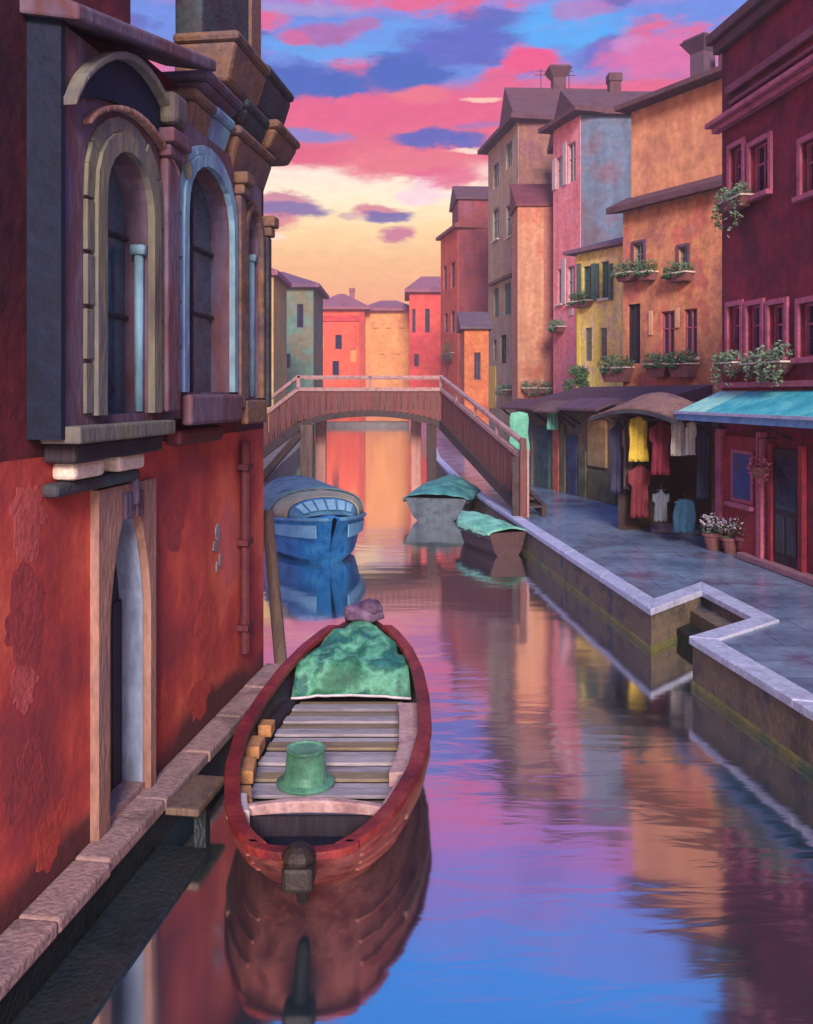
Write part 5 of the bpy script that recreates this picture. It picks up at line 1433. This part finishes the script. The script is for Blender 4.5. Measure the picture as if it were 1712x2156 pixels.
# floor planks, each its own piece
FLC = [pm('plank_grey', [c(140, 130, 138), c(164, 154, 162), c(128, 116, 122)], 2, .75, .3, stretch=(.5, 5, 5)),
       pm('plank_tan', [c(120, 102, 84), c(142, 124, 100), c(132, 118, 112)], 2, .75, .3, stretch=(.5, 5, 5)),
       pm('plank_pale', [c(158, 146, 150), c(178, 168, 172), c(148, 138, 144)], 2, .75, .3, stretch=(.5, 5, 5))]
nP = 17; d0, d1 = 6.66, 9.45
for i in range(nP):
    a, b = d0 + (d1 - d0) * i / nP, d0 + (d1 - d0) * (i + 1) / nP - .018
    wa, wb = bw(a) - .17, bw(b) - .17
    z = .29 + .025 * (i % 2) + random.uniform(-.006, .006)
    mb = MB(); mb.hexa([(bc(a) - wa, a, z - .03), (bc(a) + wa, a, z - .03), (bc(b) + wb, b, z - .03), (bc(b) - wb, b, z - .03), (bc(a) - wa, a, z), (bc(a) + wa, a, z), (bc(b) + wb, b, z), (bc(b) - wb, b, z)])
    mb.build('floor_plank', FLC[(2, 0, 1, 0, 2, 1, 0, 2, 0, 1, 2, 0, 1, 0, 1, 0, 1)[i]], boat, bev=.008)
mb = MB(); rr = []
for i in range(21):
    d = 7.25 + (10.45 - 7.25) * i / 20; w = bw(d) * .74
    rr.append([Vector((bc(d) - w, d, .07)), Vector((bc(d) + w, d, .07)), Vector((bc(d) + w, d, .1)), Vector((bc(d) - w, d, .1))])
mb.rings(rr); mb.build('bottom_boards', M['dark_wood'], boat)
# inner side benches / risers
def inner(d0, d1, sg, w0, w1, z0, z1, mat, name):
    n = max(2, int((d1 - d0) / .15)); mb = MB(); rr = []
    for i in range(n + 1):
        d = d0 + (d1 - d0) * i / n; w = bw(d)
        rr.append([Vector((bc(d) + sg * (w - w0), d, z0)), Vector((bc(d) + sg * (w - w1), d, z0)), Vector((bc(d) + sg * (w - w1), d, z1)), Vector((bc(d) + sg * (w - w0), d, z1))])
    mb.rings(rr); return mb.build(name, mat, boat, bev=.01)
PINKB = pm('pale_pink_paint', [c(174, 136, 136), c(198, 162, 160), c(160, 122, 124)], 3, .7, .3)
OCH = pm('ochre_wood', [c(166, 110, 72), c(188, 134, 88), c(150, 96, 70)], 4, .7, .3)
inner(7.25, 8.9, 1, .06, .27, .34, .46, PINKB, 'side_bench')
inner(6.65, 7.2, 1, .06, .18, .3, .47, PINKB, 'side_bench')
inner(6.62, 9.3, -1, .06, .16, .28, .36, M['dark_wood'], 'side_bench')
for a, b in ((6.75, 7.0), (7.25, 7.55), (7.75, 8.02), (8.25, 8.42)):
    inner(a, b, -1, .065, .19, .362, .47, OCH, 'wood_block')
inner(6.42, 6.72, -1, .05, .15, .4, .535, M['shutter_pale'], 'corner_knee')
# curved cross beam and dark stern well
mb = MB(); rr = []
for i in range(11):
    s = i / 10 * 2 - 1; d = 6.52 + .08 * (1 - s * s); x = bc(6.5) + s * (bw(6.5) - .03)
    rr.append([Vector((x, d - .035, .45)), Vector((x, d + .035, .45)), Vector((x, d + .035, .51 + .03 * (1 - s * s))), Vector((x, d - .035, .51 + .03 * (1 - s * s)))])
mb.rings(rr); mb.build('cross_beam', PINKB, boat, bev=.012)
mb = MB(); rr = []
mb = MB(); mb.hexa([(bc(6.5) + a_, y_, z_) for z_, h_ in ((.2, .4), (.43, .5)) for a_, y_ in ((-h_, 6.56), (h_, 6.56), (h_, 6.59), (-h_, 6.59))]); mb.build('bulkhead', M['dark_wood'], boat)
mb = MB()
pts = [(6.36, .2), (6.44, .3), (6.55, .36)]
rr = [[Vector((bc(a) - w, a, .26)), Vector((bc(a) + w, a, .26)), Vector((bc(a) + w, a, .29)), Vector((bc(a) - w, a, .29))] for a, w in pts]
mb.rings(rr); mb.build('stern_floor', M['navy'], boat)
mb = MB(); mb.hexa([(bc(5.6) - .02, 5.96, .12), (bc(5.6) + .06, 5.96, .12), (bc(5.6) + .06, 6.06, .12), (bc(5.6) - .02, 6.06, .12), (bc(5.6) - .03, 5.72, .4), (bc(5.6) + .07, 5.72, .4), (bc(5.6) + .07, 5.82, .4), (bc(5.6) - .03, 5.82, .4)]); mb.box(bc(5.6) - .08, bc(5.6) + .12, 5.62, 5.84, .38, .54); mb.lathe((bc(5.6) + .02, 5.73, .54), [(.115, 0), (.105, .06), (.05, .1)], 12)
mb.build('outboard_motor', pm('motor_black', [c(34, 28, 28), c(52, 42, 38)], 5, .5, .3), boat, bev=.03)
# green crumpled tarpaulin over the bow
def cover(name, fn, nu, nv, mat, thick=.02, **tg):
    mb = MB()
    top = [[Vector(fn(i / nu, j / nv)) for j in range(nv + 1)] for i in range(nu + 1)]
    mb.add([p for r in top for p in r], [(i * (nv + 1) + j, i * (nv + 1) + j + 1, (i + 1) * (nv + 1) + j + 1, (i + 1) * (nv + 1) + j) for i in range(nu) for j in range(nv)])
    o = mb.build(name, mat, tg.pop('parent', None), smooth=True, **tg)
    md = o.modifiers.new('solid', 'SOLIDIFY'); md.thickness = thick
    return o
TARP = pm('tarp_green', [c(34, 88, 68), c(48, 112, 84), c(96, 164, 136), c(40, 96, 84), c(44, 112, 116)], 2.6, .55, .3, lo=.32, hi=.68)
def tarp(u, v):
    d = 9.38 + u * 1.16
    w = (bw(d) - .09) * (1 if u < .9 else .9)
    s = v * 2 - 1
    x = bc(d) + s * w
    q_ = min(1, .12 + u / .2)
    z = bz(d) - .02 + .12 * (1 - s * s) * (.3 + u) + q_ * .1 * mnoise.noise(Vector((x * 3.2, d * 3.2, 1.3))) * (1 - abs(s) ** 4) + q_ * .06 * mnoise.noise(Vector((x * 8, d * 7, 4))) + q_ * .025 * math.sin(x * 14 + 5 * mnoise.noise(Vector((x * 2, d * 2, 0))))
    if u < .16: z -= (1 - u / .16) ** 1.4 * .27
    return (x, d, z)
tp = cover('tarpaulin', tarp, 34, 26, TARP, label='crumpled green tarpaulin covering the bow of the dark red boat', cat='tarpaulin')
mb = MB(); 
rr = []
for i in range(15):
    v = i / 14; p = Vector(tarp(0, v)) + Vector((0, -.012, .0)); rr.append(p)
mb.tube(rr, .013, 6)
mb.build('hem', M['flower_white'], tp)
mb = MB()
def blob(mb, c0, r, seed, n=16, k=10):
    rr = []
    for j in range(1, k):
        th = math.pi * j / k; ring = []
        for i in range(n):
            ph = 2 * math.pi * i / n
            q = Vector((math.sin(th) * math.cos(ph), math.sin(th) * math.sin(ph), -math.cos(th)))
            s = 1 + .3 * mnoise.noise(q * 2.2 + Vector((seed, 0, 0)))
            ring.append(Vector(c0) + Vector((q.x * r[0] * s, q.y * r[1] * s, q.z * r[2] * s)))
        rr.append(ring)
    mb.rings(rr)
blob(mb, (-.5, 10.62, .92), (.24, .16, .11), 2); blob(mb, (-.42, 10.58, 1.0), (.14, .12, .09), 5); blob(mb, (-.62, 10.6, .95), (.12, .1, .08), 9)
mb.build('cloth_bundle', pm('cloth_plum', [c(74, 52, 76), c(108, 84, 112), c(134, 112, 138)], 5, .8, .4), smooth=True, label='crumpled plum coloured cloth bundle on the tip of the dark red boat', cat='cloth bundle')
# green tub standing on the planks
p = G(640, 1668, .3)
mb = MB(); 
mb.lathe((p.x, p.y + .12, .32), [(.235, 0), (.24, .02), (.225, .03), (.185, .045), (.168, .1), (.158, .2), (.15, .265), (.158, .27), (.158, .295), (.14, .295), (.132, .28), (.02, .28)], 36)
t = mb.build('upturned_tub', pm('tub_green', [c(60, 102, 84), c(84, 136, 110), c(104, 160, 132)], 3, .45, .06), smooth=False, label='upturned green tub with a broad rim on the boat planks', cat='tub', bev=.008)

# --- generic hulls for the other boats
def hull_boat(name, label, bow, stern, L_, hw, zg, mat, group=None, rise=.18, flare=.72, transom=.75):
    bow, stern = Vector(bow), Vector(stern)
    ax = (stern - bow).normalized(); sd_ = Vector((-ax.y, ax.x))
    t = thing(name, ((bow.x + stern.x) / 2, (bow.y + stern.y) / 2, 0), label, 'boat', group)
    LL = (stern - bow).length
    def wf(s): return hw * (min(1, (s / .38)) ** .62 if s < .38 else 1 - (1 - transom) * ((s - .38) / .62) ** 2)
    def zf(s): return zg + rise * (1 - s) ** 2.5
    def pt(s, a, z): 
        q = bow + ax * (s * LL) + sd_ * a; return Vector((q.x, q.y, z))
    mb = MB(); rr = []
    n = 22
    for i in range(n + 1):
        s = .004 + .996 * (i / n) ** 1.25
        w, z = wf(s), zf(s)
        f = flare if s > .1 else flare * s / .1
        k = .12 * (1 - s) ** 6
        sec = [(-w, z), (-w * (.45 + .55 * f + .0), z * .55), (-w * f, .1), (-w * f * .55, -.1), (0, -.18), (w * f * .55, -.1), (w * f, .1), (w * (.45 + .55 * f), z * .55), (w, z)]
        rr.append([pt(s + k * (1 - max(0, b) / z) * 1.2, a, b) for a, b in sec])
    mb.rings(rr, closed=False)
    m = len(rr[-1]); b0_ = len(mb.v) - m
    mb.f.append(tuple(b0_ + i for i in range(m)))
    o = mb.build('hull', mat, t, smooth=False)
    md = o.modifiers.new('solid', 'SOLIDIFY'); md.thickness = .03; md.offset = -1
    return t, pt, wf, zf
# blue boat with arched canopy
BH = pm('blue_hull', [c(26, 90, 138), c(36, 116, 180), c(58, 132, 184), c(30, 100, 146)], 2.2, .4, .2)
bb, pt, wf, zf = hull_boat('blue_boat', 'bright blue motor boat with a rounded canvas canopy moored on the left before the footbridge', (-1.42, 18.0), (-2.85, 22.6), 5, 1.08, .74, BH, rise=.24, flare=.8)
mb = MB()
for sg in (-1, 1):
    q = [pt(.01 + .99 * i / 16, sg * wf(.01 + .99 * i / 16), zf(.01 + .99 * i / 16) + .02) for i in range(17)]
    mb.tube(q, .045, 6)
mb.build('gunwale', pm('blue_trim', [c(70, 120, 160), c(96, 148, 180)], 3, .5, .1), bb, smooth=True)
for sg in (-1, 1):
    mb = MB(); rr = []
    for i in range(9):
        s = .06 + .34 * i / 8; w = wf(s); z = zf(s)
        f = .95
        rr.append([pt(s + .0, sg * (w * .965 + .012), z * .62), pt(s, sg * (w * .99 + .014), z * .9), pt(s, sg * (w * .96), z * .9), pt(s, sg * (w * .93), z * .62)])
    mb.rings(rr); mb.build('pale_stripe', pm('stripe_blue', [c(96, 150, 184), c(120, 172, 200)], 3, .5, .1), bb)
# fore deck, cabin front, canopy
mb = MB(); n = 8
rr = [[pt(s, -wf(s) * .96, zf(s)), pt(s, 0, zf(s) + .1), pt(s, wf(s) * .96, zf(s))] for s in [.01 + .25 * i / n for i in range(n + 1)]]
mb.rings(rr, closed=False, cap=False); o = mb.build('fore_deck', BH, bb, smooth=True)
md = o.modifiers.new('solid', 'SOLIDIFY'); md.thickness = .03
def hoop(s, hgt, wfac, k=14, z0=None):
    w = wf(s) * wfac; z = z0 if z0 is not None else zf(s)
    return [pt(s, -w * math.cos(math.pi * i / k), z + hgt * math.sin(math.pi * i / k) ** .6) for i in range(k + 1)]
def hoopband(s0, h0, s1, h1, w0, w1, mat, name, th=.03):
    mb = MB(); n = 6
    rr = [hoop(s0 + (s1 - s0) * i / n, h0 + (h1 - h0) * i / n, w0 + (w1 - w0) * i / n) for i in range(n + 1)]
    mb.rings(rr, closed=False, cap=False); o = mb.build(name, mat, bb, smooth=True)
    md = o.modifiers.new('solid', 'SOLIDIFY'); md.thickness = th
hoopband(.13, .12, .24, .46, .93, .93, pm('cabin_blue', [c(64, 112, 140), c(92, 144, 166)], 3, .5, .1), 'cabin_front')
hoopband(.243, .47, .36, .6, .96, .97, pm('canvas_cream', [c(150, 142, 116), c(172, 164, 136)], 3, .8, .2), 'canopy_band')
hoopband(.363, .64, .97, .74, 1.0, 1.0, pm('canvas_grey', [c(84, 114, 122), c(112, 142, 148), c(72, 100, 112)], 2, .8, .2), 'canopy')
# windscreen panes
for i in range(6):
    a0, a1 = .16 + .68 * i / 6 + .012, .16 + .68 * (i + 1) / 6 - .012
    def hp(a, s, h, e): 
        w = wf(s) * .93; q = math.pi * a
        return pt(s - e, -w * math.cos(q), zf(s) + h * math.sin(q) ** .6)
    mb = MB(); q = [hp(a0, .152, .2, .006), hp(a1, .152, .2, .006), hp(a1, .222, .41, .006), hp(a0, .222, .41, .006)]
    mb.hexa([p + Vector((0, .02, -.0)) for p in q] + [p + Vector((0, -.012, .012)) for p in q])
    mb.build('pane', pm('windscreen', [c(136, 178, 192), c(160, 196, 206)], 4, .15, 0, spec=.7), bb)
# dark bootline at the water
# teal-covered boat
GH = pm('grey_hull', [c(66, 76, 86), c(86, 96, 104), c(58, 66, 80)], 2.4, .55, .25)
def tarped(name, label, bow, stern, hw, zg, hullm, tarpm, rise, peak, tl, transom, drop):
    t, pt, wf, zf = hull_boat(name, label, bow, stern, 0, hw, zg, hullm, rise=rise, transom=transom)
    sd0 = random.random() * 10
    def fn(u, v):
        s = u; a = v * 2 - 1
        ss = min(1.02, max(.0, s * 1.03 - .01)); w = wf(min(1, max(.006, ss))) * 1.05 + .02
        e = abs(a)
        z = zf(min(1, ss)) + .03 + peak * (1 - e ** 1.6) * math.sin(math.pi * min(1, .25 + .6 * ss)) 
        if e > .86: z -= (e - .86) / .14 * drop * (.6 + .8 * mnoise.noise(Vector((ss * 9, a, sd0))) ** 2 + .3 * math.sin(ss * 17))
        p = pt(ss, a * w, z)
        p.z += .05 * mnoise.noise(Vector((p.x * 4, p.y * 3, sd0))) * (1 - e ** 3)
        return p
    o = cover('tarpaulin', fn, 30, 22, tarpm, .02, label=tl, cat='tarpaulin')
    mb = MB()
    for sg in (-1, 1):
        q = [pt(.02 + .98 * i / 12, sg * (wf(.02 + .98 * i / 12) + .02), zf(.02 + .98 * i / 12) - .09) for i in range(13)]
        mb.tube(q, .03, 6)
    mb.build('rubbing_strake', M['dark_stone'], t)
    return t
TT = pm('tarp_teal', [c(48, 112, 108), c(60, 128, 128), c(88, 156, 146), c(56, 116, 132)], 2.4, .6, .25)
TM = pm('tarp_mint', [c(86, 158, 132), c(118, 186, 158), c(136, 200, 172), c(80, 144, 128)], 2.4, .6, .25)
tarped('covered_boat', 'grey boat under a teal tarpaulin by the foot of the footbridge', (1.55, 28.4), (.8, 24.9), .92, .62, GH, TT, .1, .34, 'teal tarpaulin over the grey boat by the bridge pile', .95, .1)
tarped('skiff', 'dark brown skiff under a mint tarpaulin moored against the quay', (1.35, 21.9), (2.2, 19.55), .5, .5, pm('brown_hull', [c(62, 44, 46), c(82, 58, 58), c(70, 52, 60)], 2.4, .55, .25), TM, .06, .16, 'mint green tarpaulin draped over the skiff at the quay', .9, .16)

# ------------------------------------------------------------------ evening air over the canal
mb = MB(); mb.box(-160, 160, -40, 160, -2.7, 27)
hz = mb.build('haze', bpy.data.materials.new('evening_air'), label='warm evening haze over the canal', cat='haze', kind='stuff')
hm = hz.data.materials[0]
hm.use_nodes = True
hm.node_tree.nodes.clear()
pv = nd(hm.node_tree, 'ShaderNodeVolumePrincipled')
pv.inputs['Color'].default_value = (1.0, .86, .8, 1)
pv.inputs['Density'].default_value = .0024
pv.inputs['Anisotropy'].default_value = .35
ho_ = nd(hm.node_tree, 'ShaderNodeOutputMaterial')
hm.node_tree.links.new(pv.outputs[0], ho_.inputs['Volume'])
